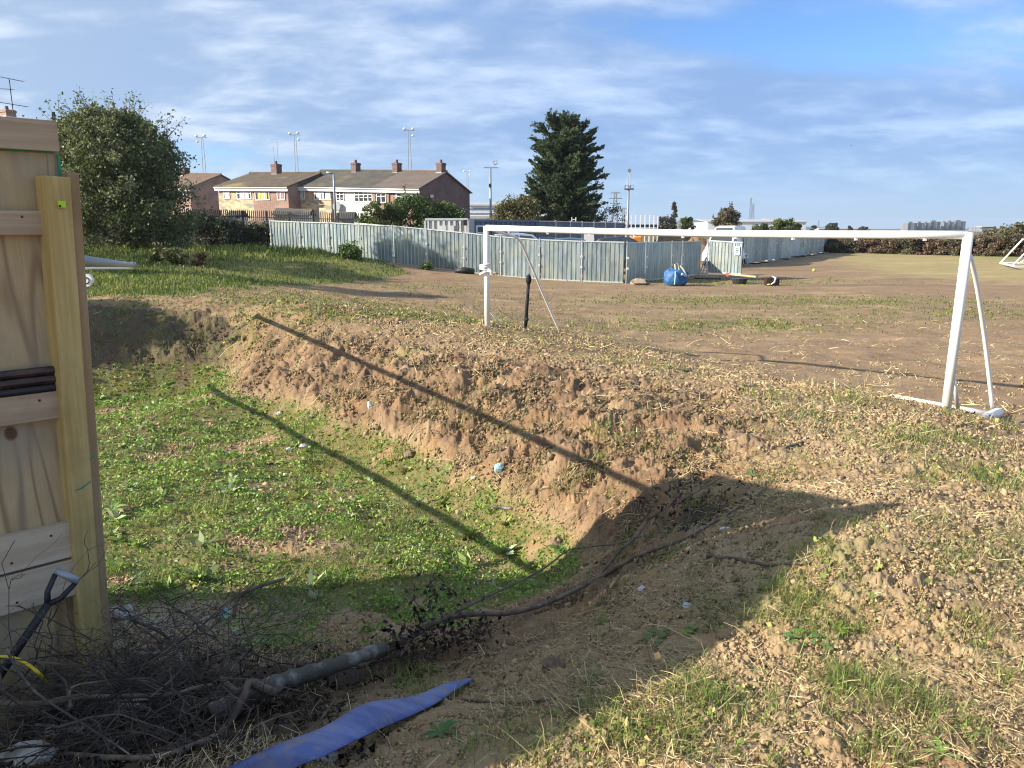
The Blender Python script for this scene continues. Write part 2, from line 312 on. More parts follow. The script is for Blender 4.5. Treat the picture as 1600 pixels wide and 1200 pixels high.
M = dict(
    ground=mat('ground', rough=.95, fn=f_ground, spec=.15), galv=mat('galvanised_steel', rough=.4, metal=.85, fn=f_galv),
    galvrail=mat('galvanised_rail', (.52, .56, .56), .4, .6), ply=mat('plywood', rough=.75, fn=f_ply, spec=.25),
    postwood=mat('treated_timber', rough=.7, fn=wood((.44, .325, .12), (.55, .43, .19)), spec=.25), palewood=mat('pale_timber', rough=.75, fn=wood((.46, .37, .26), (.56, .47, .35), 'h'), spec=.25),
    greywood=mat('weathered_timber', rough=.8, fn=wood((.38, .29, .19), (.48, .38, .27), 'h'), spec=.2), trimwood=mat('trim_timber', rough=.75, fn=wood((.34, .235, .12), (.42, .31, .18)), spec=.2), plank=mat('plank', rough=.8, fn=wood((.42, .34, .22), (.5, .42, .3), 'x')),
    white=mat('white_paint', rough=.4, fn=f_white), whiteplain=mat('white_plastic', (.78, .78, .77), .45), black=mat('black_rubber', (.018, .018, .02), .55), rustpipe=mat('dark_pipe', rough=.35, metal=.3, fn=mottled((.035, .022, .02), (.08, .045, .035), 9, .2)),
    greypipe=mat('grey_pipe', (.30, .33, .35), .4, .3), yellow=mat('yellow_plastic', (.75, .55, .02), .4), tag=mat('yellow_tag', (.50, .70, .02), .5), green=mat('green_paint', (.02, .22, .12), .6), blue=mat('blue_sheet', rough=.42, fn=f_sheet),
    bark=mat('bark', rough=.9, fn=mottled((.10, .075, .055), (.19, .155, .12), 14, .6, bd=.01), spec=.2), log=mat('log_bark', rough=.85, fn=mottled((.085, .08, .066), (.26, .245, .21), 7, .8, (1, 1, 1), .48, .66, bd=.025), spec=.2),
    twig=mat('twig', rough=.85, fn=mottled((.028, .021, .018), (.11, .09, .075), 6), spec=.25), leaf=mat('foliage', rough=.6, fn=attr_col, trans=.25, spec=.3), grass=mat('grass', rough=.65, fn=attr_col, trans=.3, spec=.25), straw=mat('straw', rough=.8, fn=attr_col, trans=.15, spec=.2),
    clod=mat('clod', rough=.95, fn=attr_col, spec=.12),
    brick=mat('brick', rough=.85, fn=brick((.34, .18, .125), (.27, .135, .095), (.38, .33, .28))), darkbrick=mat('dark_brick', rough=.85, fn=brick((.20, .10, .085), (.15, .075, .065), (.24, .2, .18))),
    stone=mat('stone_cladding', rough=.9, fn=f_stone), boards=mat('white_cladding', rough=.6, fn=mottled((.62, .63, .62), (.72, .73, .72), 2)),
    roof=mat('roof_tile', rough=.9, fn=f_roof((.080, .075, .062), (.115, .105, .088), .25)), roofbrown=mat('roof_tile_brown', rough=.9, fn=f_roof((.14, .112, .094), (.172, .14, .118))), roofmoss=mat('roof_tile_moss', rough=.9, fn=f_roof((.095, .076, .058), (.135, .108, .082), .55)), roofred=mat('roof_tile_rust', rough=.9, fn=f_roof((.16, .11, .08), (.21, .145, .1))),
    glass=mat('window_glass', (.05, .06, .07), .08, spec=.6), curtain=mat('curtain', (.55, .58, .6), .8), ycurtain=mat('yellow_curtain', (.62, .48, .15), .8), pcurtain=mat('pink_curtain', (.6, .25, .22), .8),
    upvc=mat('white_frame', (.80, .80, .79), .4), lead=mat('lead_flashing', (.6, .6, .6), .6), pot=mat('clay_pot', (.16, .08, .05), .8), steel=mat('tower_steel', (.30, .33, .35), .5, .5), darksteel=mat('dark_steel', (.03, .035, .04), .5, .3),
    lampglass=mat('lamp_glass', (.75, .77, .8), .2, .3), cabin=mat('cabin_grey', rough=.55, fn=mottled((.52, .53, .53), (.45, .45, .44), 1.2, 0, (2, 2, .4))), cabindark=mat('cabin_blue', rough=.5, fn=mottled((.11, .15, .21), (.15, .19, .25), 1.0, 0, (2, 2, .4))),
    carsilver=mat('silver_paint', (.50, .56, .62), .28, .5), cardark=mat('dark_paint', (.05, .07, .10), .22, .3), carblue=mat('blue_paint', (.14, .20, .28), .25, .4), vanwhite=mat('van_white', (.78, .78, .77), .3), tyre=mat('tyre', (.02, .02, .02), .8), rim=mat('rim', (.5, .5, .52), .3, .8), orange=mat('orange_paint', (.75, .24, .02), .45),
    bag=mat('woven_bag', rough=.6, fn=mottled((.015, .065, .20), (.04, .15, .36), 5, .7, bd=.06)), strap=mat('strap', (.6, .5, .3), .8), red=mat('red_paint', (.6, .04, .04), .5), stonetan=mat('tan_stone', rough=.9, fn=mottled((.30, .24, .17), (.22, .17, .12), 6, .4)), concrete=mat('concrete', rough=.9, fn=mottled((.42, .41, .38), (.30, .29, .27), 6, .3)),
    soilheap=mat('soil_heap', rough=.95, fn=mottled((.22, .15, .095), (.14, .10, .065), 1.5, .8, bd=.1)), warehouse=mat('warehouse_sheet', (.66, .68, .72), .5), warehouseblue=mat('warehouse_band', (.10, .16, .32), .5), warehouseroof=mat('warehouse_roof', (.40, .40, .38), .6),
    flats=mat('flat_wall', rough=.8, fn=mottled((.12, .135, .155), (.19, .21, .235), .5, 0, (1, 1, .02), .45, .55)), farhill=mat('far_hill', rough=1, fn=mottled((.055, .07, .05), (.09, .10, .06), .02)), dirtywhite=mat('litter_white', (.50, .53, .54), .35), tissue=mat('litter_blue', (.30, .50, .55), .6), weedw=mat('pale_concrete', rough=.9, fn=mottled((.42, .40, .36), (.2, .18, .15), 14, .5)), ballyellow=mat('ball_yellow', (.62, .58, .12), .5), blackpost=mat('black_post', (.016, .016, .022), .7, spec=.25))

# ---------------------------------------------------------------- mesh helpers
def root_loc(o):
    v = Vector((0, 0, 0))
    while o: v = v + o.location; o = o.parent
    return v
class MB:
    def __init__(s): s.v = []; s.f = []
    def add(s, vs, fs):
        n = len(s.v); s.v += [Vector(q) for q in vs]; s.f += [[n + i for i in q] for q in fs]; return s
    def box(s, c, sz, ax=None):
        c = Vector(c); hx, hy, hz = sz[0]/2, sz[1]/2, sz[2]/2
        ax = ax or (Vector((1, 0, 0)), Vector((0, 1, 0)), Vector((0, 0, 1)))
        vs = [c + ax[0]*(a*hx) + ax[1]*(b*hy) + ax[2]*(d*hz) for d in (-1, 1) for a, b in ((-1, -1), (1, -1), (1, 1), (-1, 1))]
        return s.add(vs, [(3, 2, 1, 0), (4, 5, 6, 7), (0, 1, 5, 4), (1, 2, 6, 5), (2, 3, 7, 6), (3, 0, 4, 7)])
    def beam(s, p0, p1, w, h, up=(0, 0, 1)):
        p0 = Vector(p0); p1 = Vector(p1); d = (p1 - p0); L = d.length; d.normalize(); sd = d.cross(Vector(up))
        if sd.length < 1e-4: sd = d.cross(Vector((0, 1, 0)))
        sd.normalize(); u = sd.cross(d)
        return s.box((p0 + p1)/2, (L, w, h), (d, sd, u))
    def tube(s, pts, r, seg=8, cap=True):
        pts = [Vector(p) for p in pts]; n = len(pts); rs = r if isinstance(r, (list, tuple)) else [r]*n
        b = len(s.v); ref = None
        for i, p in enumerate(pts):
            d = (pts[min(i+1, n-1)] - pts[max(i-1, 0)]);
            if d.length < 1e-7: d = Vector((0, 0, 1))
            d.normalize()
            if ref is None: ref = d.orthogonal().normalized()
            ref = (ref - d*ref.dot(d))
            if ref.length < 1e-5: ref = d.orthogonal()
            ref.normalize(); q = d.cross(ref)
            for k in range(seg):
                a = 2*math.pi*k/seg; s.v.append(p + (ref*math.cos(a) + q*math.sin(a))*rs[i])
        for i in range(n-1):
            for k in range(seg):
                k2 = (k+1) % seg; s.f.append([b+i*seg+k, b+i*seg+k2, b+(i+1)*seg+k2, b+(i+1)*seg+k])
        if cap: s.f.append([b+k for k in range(seg)][::-1]); s.f.append([b+(n-1)*seg+k for k in range(seg)])
        return s
    def prism(s, poly, off):  # polygon (3d points) extruded by vector
        off = Vector(off); n = len(poly); vs = [Vector(p) for p in poly]
        return s.add(vs + [p + off for p in vs], [list(range(n))[::-1], list(range(n, 2*n))] + [[i, (i+1) % n, n+(i+1) % n, n+i] for i in range(n)])
    def ball(s, c, r, seg=10, ring=7, sc=(1, 1, 1), jit=0):
        c = Vector(c); b = len(s.v)
        for i in range(ring+1):
            th = math.pi*i/ring
            for k in range(seg):
                a = 2*math.pi*k/seg; j = 1 + random.uniform(-jit, jit)
                s.v.append(c + Vector((math.sin(th)*math.cos(a)*sc[0], math.sin(th)*math.sin(a)*sc[1], math.cos(th)*sc[2]))*r*j)
        for i in range(ring):
            for k in range(seg):
                k2 = (k+1) % seg; s.f.append([b+i*seg+k, b+(i+1)*seg+k, b+(i+1)*seg+k2, b+i*seg+k2])
        return s
    def build(s, name, m, parent=None, loc=None, smooth=False, bevel=0):
        off = root_loc(parent) if parent else Vector((0, 0, 0))
        o_loc = Vector(loc) if loc is not None else Vector((0, 0, 0))
        me = bpy.data.meshes.new(name); me.from_pydata([tuple(q - off - o_loc) for q in s.v], [], s.f); me.update()
        o = bpy.data.objects.new(name, me); COL.objects.link(o); o.location = o_loc; me.materials.append(m)
        if parent: o.parent = parent
        if smooth: me.polygons.foreach_set('use_smooth', [True]*len(me.polygons))
        if bevel:
            md = o.modifiers.new('bevel', 'BEVEL'); md.width = bevel; md.segments = 2; md.limit_method = 'ANGLE'
        return o
def tag(o, label=None, cat=None, group=None, kind=None):
    if label: o['label'] = label
    if cat: o['category'] = cat
    if group: o['group'] = group
    if kind: o['kind'] = kind
    return o
def thing(name, loc, label, cat, group=None):
    o = bpy.data.objects.new(name, None); COL.objects.link(o); o.location = loc; o.empty_display_size = .2
    return tag(o, label, cat, group)
def solo(mb, name, m, label, cat, group=None, smooth=False, bevel=0):
    c = sum((q for q in mb.v), Vector())/len(mb.v); z = min(q.z for q in mb.v)
    return tag(mb.build(name, m, loc=(c.x, c.y, z), smooth=smooth, bevel=bevel), label, cat, group)
def mesh_np(name, V, F, m, col=None, parent=None, smooth=False, loc=None):
    me = bpy.data.meshes.new(name); V = np.asarray(V, np.float32); F = np.asarray(F, np.int32); k = F.shape[1]
    off = np.array(root_loc(parent) if parent else (loc if loc is not None else (0, 0, 0)), np.float32)
    me.vertices.add(len(V)); me.vertices.foreach_set('co', (V - off).ravel())
    me.loops.add(F.size); me.loops.foreach_set('vertex_index', F.ravel())
    me.polygons.add(len(F)); me.polygons.foreach_set('loop_start', np.arange(0, F.size, k, dtype=np.int32)); me.polygons.foreach_set('loop_total', np.full(len(F), k, np.int32))
    if smooth: me.polygons.foreach_set('use_smooth', np.ones(len(F), bool))
    me.update(calc_edges=True); me.materials.append(m)
    if col is not None:
        a = me.attributes.new('col', 'FLOAT_COLOR', 'POINT'); c = np.ones((len(V), 4), np.float32); c[:, :3] = col; a.data.foreach_set('color', c.ravel())
    o = bpy.data.objects.new(name, me); COL.objects.link(o)
    if parent: o.parent = parent
    elif loc is not None: o.location = loc
    return o
def unit(a): return a/np.maximum(np.linalg.norm(a, axis=1, keepdims=True), 1e-9)
def leaves(C, L, W, col, dirs=None, fold=.25):
    """diamond leaf faces: centres C (n,3), lengths, widths"""
    n = len(C); d = unit(RNG.normal(size=(n, 3))) if dirs is None else unit(dirs)
    s = unit(np.cross(d, RNG.normal(size=(n, 3)))); nn = np.cross(d, s)
    L = np.broadcast_to(L, n)[:, None]; W = np.broadcast_to(W, n)[:, None]
    V = np.stack([C - d*L/2, C + s*W/2 + nn*W*fold, C + d*L/2, C - s*W/2 + nn*W*fold], 1).reshape(-1, 3)
    F = np.arange(4*n).reshape(n, 4); return V, F, np.repeat(col, 4, 0)
def blades(C, H, W, lean, col):
    """grass blades: 5 points, three triangles"""
    n = len(C); az = RNG.random(n)*2*np.pi; d = np.stack([np.cos(az), np.sin(az), 0*az], 1); sd = np.stack([-np.sin(az), np.cos(az), 0*az], 1)
    H = np.broadcast_to(H, n)[:, None]; W = np.broadcast_to(W, n)[:, None]; ln = np.broadcast_to(lean, n)[:, None]; up = np.array([[0, 0, 1.]])
    m = C + up*H*.6 + d*ln*H*.35; tp = C + up*H*(1 - .35*ln) + d*ln*H
    V = np.stack([C - sd*W/2, C + sd*W/2, m + sd*W*.4, m - sd*W*.4, tp], 1).reshape(-1, 3)
    b = np.arange(n)[:, None]*5; F = np.concatenate([b + [0, 1, 2], b + [0, 2, 3], b + [3, 2, 4]], 0)
    return V, F, np.repeat(col, 5, 0)
def cvar(base, n, v=.25, h=.08):
    c = np.array(base)[None]*(1 + RNG.normal(0, v, (n, 1)))*(1 + RNG.normal(0, h, (n, 3))); return np.clip(c, .003, .9)
def cat_m(parts):
    V = []; F = []; C = []; n = 0
    for v, f, c in parts: V.append(v); F.append(f + n); C.append(c); n += len(v)
    return np.concatenate(V), np.concatenate(F), np.concatenate(C)

# ---------------------------------------------------------------- masks over the ground (what grows where)
def wpoly(pts): return [tuple(hit(*q)[:2]) for q in pts]
def soft_ell(x, y, px, py, rx, ry):
    c = hit(px, py); return np.exp(-(((x - c.x)/rx)**2 + ((y - c.y)/ry)**2))
POLY_MOUND = wpoly([(560, 401), (610, 415), (640, 428), (560, 440), (450, 446), (330, 455), (230, 462), (120, 466)]) + [(-18, 20), (-30, 25), (-45, 50), (-12, 47)]
POLY_PITCH = [tuple(G(*q, 0)[:2]) for q in [(1290, 399), (1420, 392), (1700, 392), (1900, 400), (1900, 450), (1600, 440), (1430, 434), (1335, 416)]]
POLY_SOIL_SHADE = wpoly([(120, 478), (300, 482), (395, 500), (350, 540), (345, 590), (140, 585)]) + [(-14, 12), (-14, 17)]  # left bank: its shade is painted in together with the darker soil tone
def masks(x, y):
    z = hbase(x, y); r = np.hypot(x, y)
    nb = fbm(x*.8 + 3, y*.8, 4, .6); nf = fbm(x*3.1, y*3.1 + 5, 3, .6)
    inb = in_basin(x, y)
    floor = inb*sstep(.10, -.06, z + .05*nb)*sstep(-.62, -.14, nb*.9 + nf*.45 + .17)
    gravel = soft_ell(x, y, 260, 985, .6, .55); floor = floor*(1 - .9*gravel)
    mound = in_poly(x + .6*nb, y + .8*nb, POLY_MOUND).astype(float)
    pat = 1.0*soft_ell(x, y, 1130, 508, 3.0, 1.3) + .75*soft_ell(x, y, 1230, 470, 7.5, 2.2) + .9*soft_ell(x, y, 1120, 440, 5, 2.4) + .5*soft_ell(x, y, 1500, 490, 6, 1.6) + .55*soft_ell(x, y, 480, 465, 6, 3) + .5*soft_ell(x, y, 650, 450, 3, 2) + .6*soft_ell(x, y, 640, 500, 2.5, 1) + .55*soft_ell(x, y, 420, 475, 5, 2.2)
    for q in [(1420, 690, .5, .3), (1330, 625, .7, .4), (1530, 745, .35, .5), (1500, 690, .4, .3), (840, 535, 1.0, .35), (1000, 570, 1.0, .4), (1240, 940, .22, .2), (1330, 1080, .22, .16), (1550, 870, .35, .25), (1100, 1090, .2, .12), (1000, 1140, .3, .2), (620, 560, .5, .2), (1280, 870, .25, .2), (1390, 1070, .16, .12), (660, 1070, .12, .2), (1230, 800, .3, .16)]:
        pat = pat + .85*soft_ell(x, y, *q)
    pat = np.clip(pat, 0, 1)*sstep(-.35, .35, nb*.6 + nf*.6 + .1)
    pitch = sum(in_poly(x + 1.2*nb + jx, y + 1.5*nb + jy, POLY_PITCH).astype(float) for jx, jy in ((0, 0), (1.5, 1), (-1.5, -1), (.8, -2), (-.8, 2), (0, 3.5), (0, -3.5)))/7
    bund = .20*(1 - sstep(16, 22, r))*sstep(.25, .7, nb*.6 + nf*.5)*sstep(.3, .6, z)
    slopeg = inb*sstep(.02, .2, z)*.55*sstep(.1, .6, nb*.5 + nf*.6 + .1)*(1 - sstep(.5, .75, z))
    dark = in_poly(x, y, POLY_SOIL_SHADE).astype(float)
    brush = np.zeros(x.shape)
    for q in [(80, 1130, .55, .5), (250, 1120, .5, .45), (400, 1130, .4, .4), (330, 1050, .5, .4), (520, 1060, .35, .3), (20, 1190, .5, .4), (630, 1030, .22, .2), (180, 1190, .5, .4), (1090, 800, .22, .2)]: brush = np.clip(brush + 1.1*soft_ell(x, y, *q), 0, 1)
    return dict(z=z, r=r, nb=nb, nf=nf, floor=floor, mound=mound, pat=pat, pitch=pitch, bund=bund, slopeg=slopeg, dark=dark, inb=inb, gravel=gravel, brush=brush)

# ---------------------------------------------------------------- ground
def build_ground():
    ang = np.concatenate([np.linspace(-180, -60, 60)[:-1], np.linspace(-60, -42, 140)[:-1], np.linspace(-42, 42, 1020), np.linspace(42, 60, 140)[1:], np.linspace(60, 180, 60)[1:]])*math.pi/180
    rr = np.concatenate([np.geomspace(.15, 1.6, 22)[:-1], np.geomspace(1.6, 55, 900), np.geomspace(55, 4000, 110)[1:]])
    R, A = np.meshgrid(rr, ang, indexing='ij'); x = R*np.sin(A); y = R*np.cos(A); sh = x.shape; x = x.ravel(); y = y.ravel()
    z = hmid(x, y); m = masks(x, y); r = m['r']; near = 1 - sstep(18, 40, r)
    soil = np.clip(1 - m['floor'] - m['mound'], 0, 1)
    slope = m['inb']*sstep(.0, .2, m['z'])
    field = (1 - m['inb'])*sstep(.35, .1, m['z'])*sstep(5, 8, r)
    cl = billow(x*7 + 1.3*fbm(x*2, y*2, 2), y*7, 5, .62)
    z = z + near*(1 - .78*field)*(.010 + .006*soil + .006*slope)*cl*(.6 + .8*sstep(-.5, .6, m['nb'])) + near*slope*(.065*fbm(x*2.3, y*2.3, 3) - .030*billow(x*4.3 + 2, y*4.3, 4, .6))
    close = 1 - sstep(7, 14, r)
    z = z - near*slope*.010*billow(x*13 + 5, y*13, 3) + near*.005*billow(x*26, y*26, 3)*(1 - .6*field) + close*.004*pnoise(x*75, y*75)*(1 - .6*field)
    # shallow wheel and scraper marks on the field
    z = z + field*near*.012*fbm(x*1.2 + y*.3, y*5, 3)
    z = z - 3.0*sstep(1500, 6000, r)*0
    col = np.empty((len(x), 3)); n = fbm(x*.35, y*.35, 4); n2 = fbm(x*2.2, y*2.2, 3)
    base = np.array([.272, .186, .112]); col[:] = base
    def blend(mask, c): col[:] = col*(1 - mask[:, None]) + np.array(c)[None]*mask[:, None]
    blend((1 - field)*(1 - slope)*(1 - sstep(8, 13, r))*.75, (.335, .25, .145))
    blend(field*.8, (.222, .160, .103))
    blend(field*sstep(.1, .8, n + .6*fbm(x*.25, y*1.6, 4))*.75, (.31, .23, .14))
    blend(field*sstep(.2, .9, fbm(x*.1 + 9, y*.5, 4))*.6, (.165, .112, .075))
    blend(sstep(.1, .8, n2)*(1 - field)*.35, (.33, .245, .15))
    blend(sstep(.2, .9, fbm(x*1.3 + 40, y*1.3, 4))*(1 - field)*.6, (.165, .11, .07))
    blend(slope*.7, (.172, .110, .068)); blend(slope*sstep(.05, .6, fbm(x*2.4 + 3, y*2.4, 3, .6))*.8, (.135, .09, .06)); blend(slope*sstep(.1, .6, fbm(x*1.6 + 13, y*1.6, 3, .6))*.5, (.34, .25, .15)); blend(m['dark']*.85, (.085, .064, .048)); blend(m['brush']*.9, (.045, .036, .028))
    blend(m['inb']*sstep(.2, -.02, m['z'])*.5, (.24, .17, .10)); blend(np.clip(m['floor'], 0, 1)*.7, (.11, .12, .035)); blend(m['gravel']*.8, (.34, .32, .28))
    blend(np.clip(m['pat'], 0, 1)*.7, (.16, .17, .06)); blend(m['mound']*.9, (.15, .16, .05))
    blend(m['pitch']*.85, (.30, .25, .12)); blend(m['pitch']*sstep(0, .8, fbm(x*.08, y*.08, 3) + (x - 38)*.03)*.8, (.19, .24, .07))
    blend(m['pitch']*sstep(0, .8, fbm(x*.12 + 7, y*.3, 3))*.5, (.40, .33, .16))
    blend(sstep(70, 130, r)*.9, (.12, .115, .06))
    k1, k2 = sh; idx = np.arange(k1*k2).reshape(sh)
    F = np.stack([idx[:-1, :-1], idx[:-1, 1:], idx[1:, 1:], idx[1:, :-1]], -1).reshape(-1, 4)[:, ::-1]
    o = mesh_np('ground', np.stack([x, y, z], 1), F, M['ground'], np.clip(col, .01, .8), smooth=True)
    tag(o, kind='structure'); return o
build_ground()

def scatter(n, rmin, rmax, amax=40, bias=1.0):
    """points spread evenly over the view's ground: dense near, sparse far"""
    u = RNG.random(n)**bias; r = rmin*(rmax/rmin)**u; a = (RNG.random(n)*2 - 1)*math.radians(amax)
    return r*np.sin(a), r*np.cos(a)

def build_cover():
    # --- low broad-leaved weeds and grass on the basin floor, patches elsewhere
    x, y = scatter(1000000, 2.0, 20, 52); m = masks(x, y)
    dens = np.clip(m['floor']*1.0 + m['pat']*.75 + m['slopeg']*.35 + m['bund']*.35, 0, 1)*sstep(-.9, .3, m['nf'] + .3)
    keep = RNG.random(len(x)) < dens*np.where(m['floor'] > .1, .62, np.where(m['r'] > 14, .5, .26))*(1 - .9*m['brush']); x = x[keep]; y = y[keep]; r = np.hypot(x, y); z = hmid(x, y); fl = m['floor'][keep] > .12; nb = m['nb'][keep]
    n = len(x); isleaf = RNG.random(n) < np.where(fl, .25 + .6*sstep(-.3, .4, fbm(x*1.1 + 31, y*1.1, 3)), .18)
    g = np.where(fl[:, None], np.array([[.20, .32, .06]]), np.array([[.17, .22, .05]]))
    yel = sstep(.1, .9, nb + RNG.normal(0, .3, n))[:, None]; g = g*(1 - yel*.6) + np.array([[.26, .35, .07]])*yel*.6
    dry = (RNG.random(n) < np.where(fl, .07, .30))[:, None]; g = np.where(dry, np.array([[.36, .28, .13]]), g)
    pale = (RNG.random(n) < .04 + .16*sstep(.1, .7, fbm(x*1.7 + 3, y*1.7 + 9, 3)))[:, None]; g = np.where(pale & fl[:, None], np.array([[.36, .42, .22]]), g)
    g = np.clip(g*(1 + RNG.normal(0, .28, (n, 1)))*(1 + RNG.normal(0, .06, (n, 3))), .01, .6)
    C = np.stack([x, y, z], 1); big = np.clip(r/8, .75, 2.0)
    i = isleaf; k = i.sum(); L = RNG.uniform(.018, .05, k)*big[i]; d = np.stack([RNG.normal(size=k), RNG.normal(size=k), RNG.uniform(.0, .9, k)], 1)
    # clumps of longer dock and plantain leaves standing above the carpet
    cl = []; cdv = []; cL = []; cC = []
    for _ in range(170):
        px, py = random.uniform(150, 860), random.uniform(585, 940); h = hit(px, py)
        if h.z > .06 or not in_basin(np.array([h.x]), np.array([h.y]))[0] > .9: continue
        kk = random.randint(5, 14); aa = RNG.random(kk)*6.28; ll = RNG.uniform(.05, .13, kk)*random.choice((.6, .8, 1, 1.3)); dd = np.stack([np.cos(aa), np.sin(aa), RNG.uniform(.2, 1.1, kk)], 1); dd = unit(dd); cl.append(np.array(tuple(h))[None] + dd*ll[:, None]*.5); cdv.append(dd); cL.append(ll)
        b0 = np.array(random.choice(((.30, .36, .15), (.24, .33, .08), (.16, .24, .05), (.34, .40, .22), (.36, .33, .12)))); cC.append(b0[None]*(1 + RNG.normal(0, .15, (kk, 1))))
    cL = np.concatenate(cL); PL = leaves(np.concatenate(cl), cL, cL*.34, np.clip(np.concatenate(cC), .01, .6), np.concatenate(cdv), .1)
    o = mesh_np('dock_leaves', PL[0], PL[1], M['leaf'], PL[2]); tag(o, 'clumps of longer pale dock leaves among the basin weeds', 'weeds', kind='stuff')
    P1 = leaves(C[i] + np.array([[0, 0, 1]])*(RNG.random((k, 1))*.035 + .008)*(.4 + 1.8*sstep(-.1, .7, fbm(x[i]*2.3 + 7, y[i]*2.3, 2)))[:, None], L, L*RNG.uniform(.45, .8, k), g[i], d, .15)
    o = mesh_np('ground_weeds', P1[0], P1[1], M['leaf'], P1[2]); tag(o, 'low broad leaved weeds carpeting the sunken basin floor', 'weeds', kind='stuff')
    i = ~isleaf; k = i.sum(); tuft = sstep(.0, .7, fbm(x[i]*2.3 + 7, y[i]*2.3, 2)); H = RNG.uniform(.025, .07, k)*np.clip(r[i]/9, .8, 1.5)*np.where(fl[i], .6 + 1.3*tuft, .5 + .8*tuft)
    tufts = []
    for (px, py, sp, nb_) in [(1420, 690, .13, 260), (1400, 700, .2, 200), (1330, 625, .25, 220), (1530, 745, .16, 240), (1500, 690, .18, 220), (1560, 760, .18, 200), (840, 535, .4, 160), (1010, 570, .4, 160), (1240, 940, .07, 300), (1255, 965, .08, 260), (1225, 915, .07, 200), (1330, 1080, .07, 340), (1300, 1060, .06, 240), (1400, 1085, .07, 220), (1430, 1095, .06, 200), (1550, 870, .14, 260), (1500, 880, .14, 180), (1585, 850, .12, 200), (1100, 1090, .06, 260), (1085, 1060, .07, 160), (1000, 1150, .1, 200), (1280, 865, .09, 200), (1320, 820, .1, 170), (1390, 1185, .05, 200), (1500, 1140, .06, 170), (960, 1120, .08, 140), (1130, 960, .06, 150), (1180, 1120, .06, 130), (660, 1080, .06, 160), (640, 1060, .08, 220), (700, 1090, .05, 110), (850, 1170, .09, 220), (760, 1160, .08, 180), (1210, 745, .1, 150), (1250, 650, .2, 180), (1200, 620, .2, 150), (1530, 980, .07, 150), (1580, 1060, .06, 150), (560, 700, .3, 220), (610, 715, .2, 180), (480, 660, .3, 200), (520, 640, .25, 140), (350, 600, .4, 260), (270, 590, .5, 260), (690, 640, .25, 140), (730, 640, .2, 120), (800, 680, .2, 120), (830, 760, .12, 160), (900, 740, .15, 130), (220, 930, .1, 260), (250, 905, .09, 200), (430, 930, .12, 240), (500, 880, .14, 220), (560, 890, .12, 200), (640, 890, .1, 180), (340, 790, .2, 220), (620, 820, .16, 200), (700, 830, .14, 160), (300, 700, .25, 200), (1060, 700, .15, 110), (965, 690, .12, 100), (860, 790, .12, 130)]:
        h = hit(px, py); tufts.append(np.stack([h.x + RNG.normal(0, sp, nb_), h.y + RNG.normal(0, sp*1.2, nb_)], 1))
    for _ in range(150):
        px, py = random.uniform(900, 1640), random.uniform(640, 1200); h = hit(px, py); kn = random.randint(8, 46); sp = random.uniform(.015, .05)*h.y/3; tufts.append(np.stack([h.x + RNG.normal(0, sp, kn), h.y + RNG.normal(0, sp, kn)], 1))
    tx = np.concatenate(tufts); tn = len(tx); tz_ = hmid(tx[:, 0], tx[:, 1]); tr = np.hypot(tx[:, 0], tx[:, 1]); dryt = (RNG.random(tn) < .22)[:, None]
    tg = np.where(dryt, np.array([[.38, .31, .15]]), np.array([[.17, .24, .05]]))*(1 + RNG.normal(0, .28, (tn, 1)))
    PT = blades(np.stack([tx[:, 0], tx[:, 1], tz_ - .004], 1), RNG.gamma(4, .016, tn)*np.clip(tr/5, .8, 1.8), RNG.uniform(.0022, .0045, tn)*np.clip(tr/5, .8, 1.8), RNG.uniform(.3, 1.5, tn), np.clip(tg, .01, .6))
    o = mesh_np('grass_tufts', PT[0], PT[1], M['grass'], PT[2]); tag(o, 'scattered green grass tufts on the bank and foreground soil', 'grass', kind='stuff')
    P2 = blades(C[i] - np.array([[0, 0, .005]]), H, RNG.uniform(.003, .006, k)*big[i], RNG.uniform(.2, 1.2, k), g[i])
    o = mesh_np('short_grass', P2[0], P2[1], M['grass'], P2[2]); tag(o, 'short green grass tufts on the basin floor and soil bank', 'grass', kind='stuff')
    # --- rough grass on the far mound and field
    x, y = scatter(520000, 14, 70, 42); m = masks(x, y)
    tallz = sstep(.9, 1.5, m['z'])
    dens = np.clip(m['mound']*(.35 + .75*tallz) + m['pat']*.95, 0, 1); keep = (RNG.random(len(x)) < dens*.75); x = x[keep]; y = y[keep]; n = len(x); z = hmid(x, y); tz = tallz[keep]*m['mound'][keep]; nb = m['nb'][keep]
    g = np.array([[.12, .175, .038]])*(1 - .55*sstep(.1, .9, nb + RNG.normal(0, .4, n))[:, None]) + np.array([[.36, .31, .08]])*(.55 + .3*tz[:, None])*sstep(.1, .9, nb + .5*tz + RNG.normal(0, .4, n))[:, None]
    g = np.clip(g*(1 + RNG.normal(0, .22, (n, 1))), .01, .6); H = RNG.uniform(.025, .07, n) + m['mound'][keep]*RNG.uniform(.03, .1, n) + tz*RNG.uniform(.03, .24, n)*(.4 + 1.2*sstep(-.3, .5, fbm(x*.9, y*.9, 3)))
    P3 = blades(np.stack([x, y, z], 1), H, RNG.uniform(.012, .03, n)*np.clip(np.hypot(x, y)/25, .6, 1.6), RNG.uniform(.15, .9, n), g)
    o = mesh_np('rough_grass', P3[0], P3[1], M['grass'], P3[2]); tag(o, 'rough yellow green grass over the far mound below the bush', 'grass', kind='stuff')
    # --- dry straw and dead stalks lying on the soil
    x, y = scatter(200000, 1.9, 24, 54, .95); m = masks(x, y); sn = fbm(x*1.1 + 21, y*1.1, 4, .6)
    clump = sstep(.15, .6, sn)
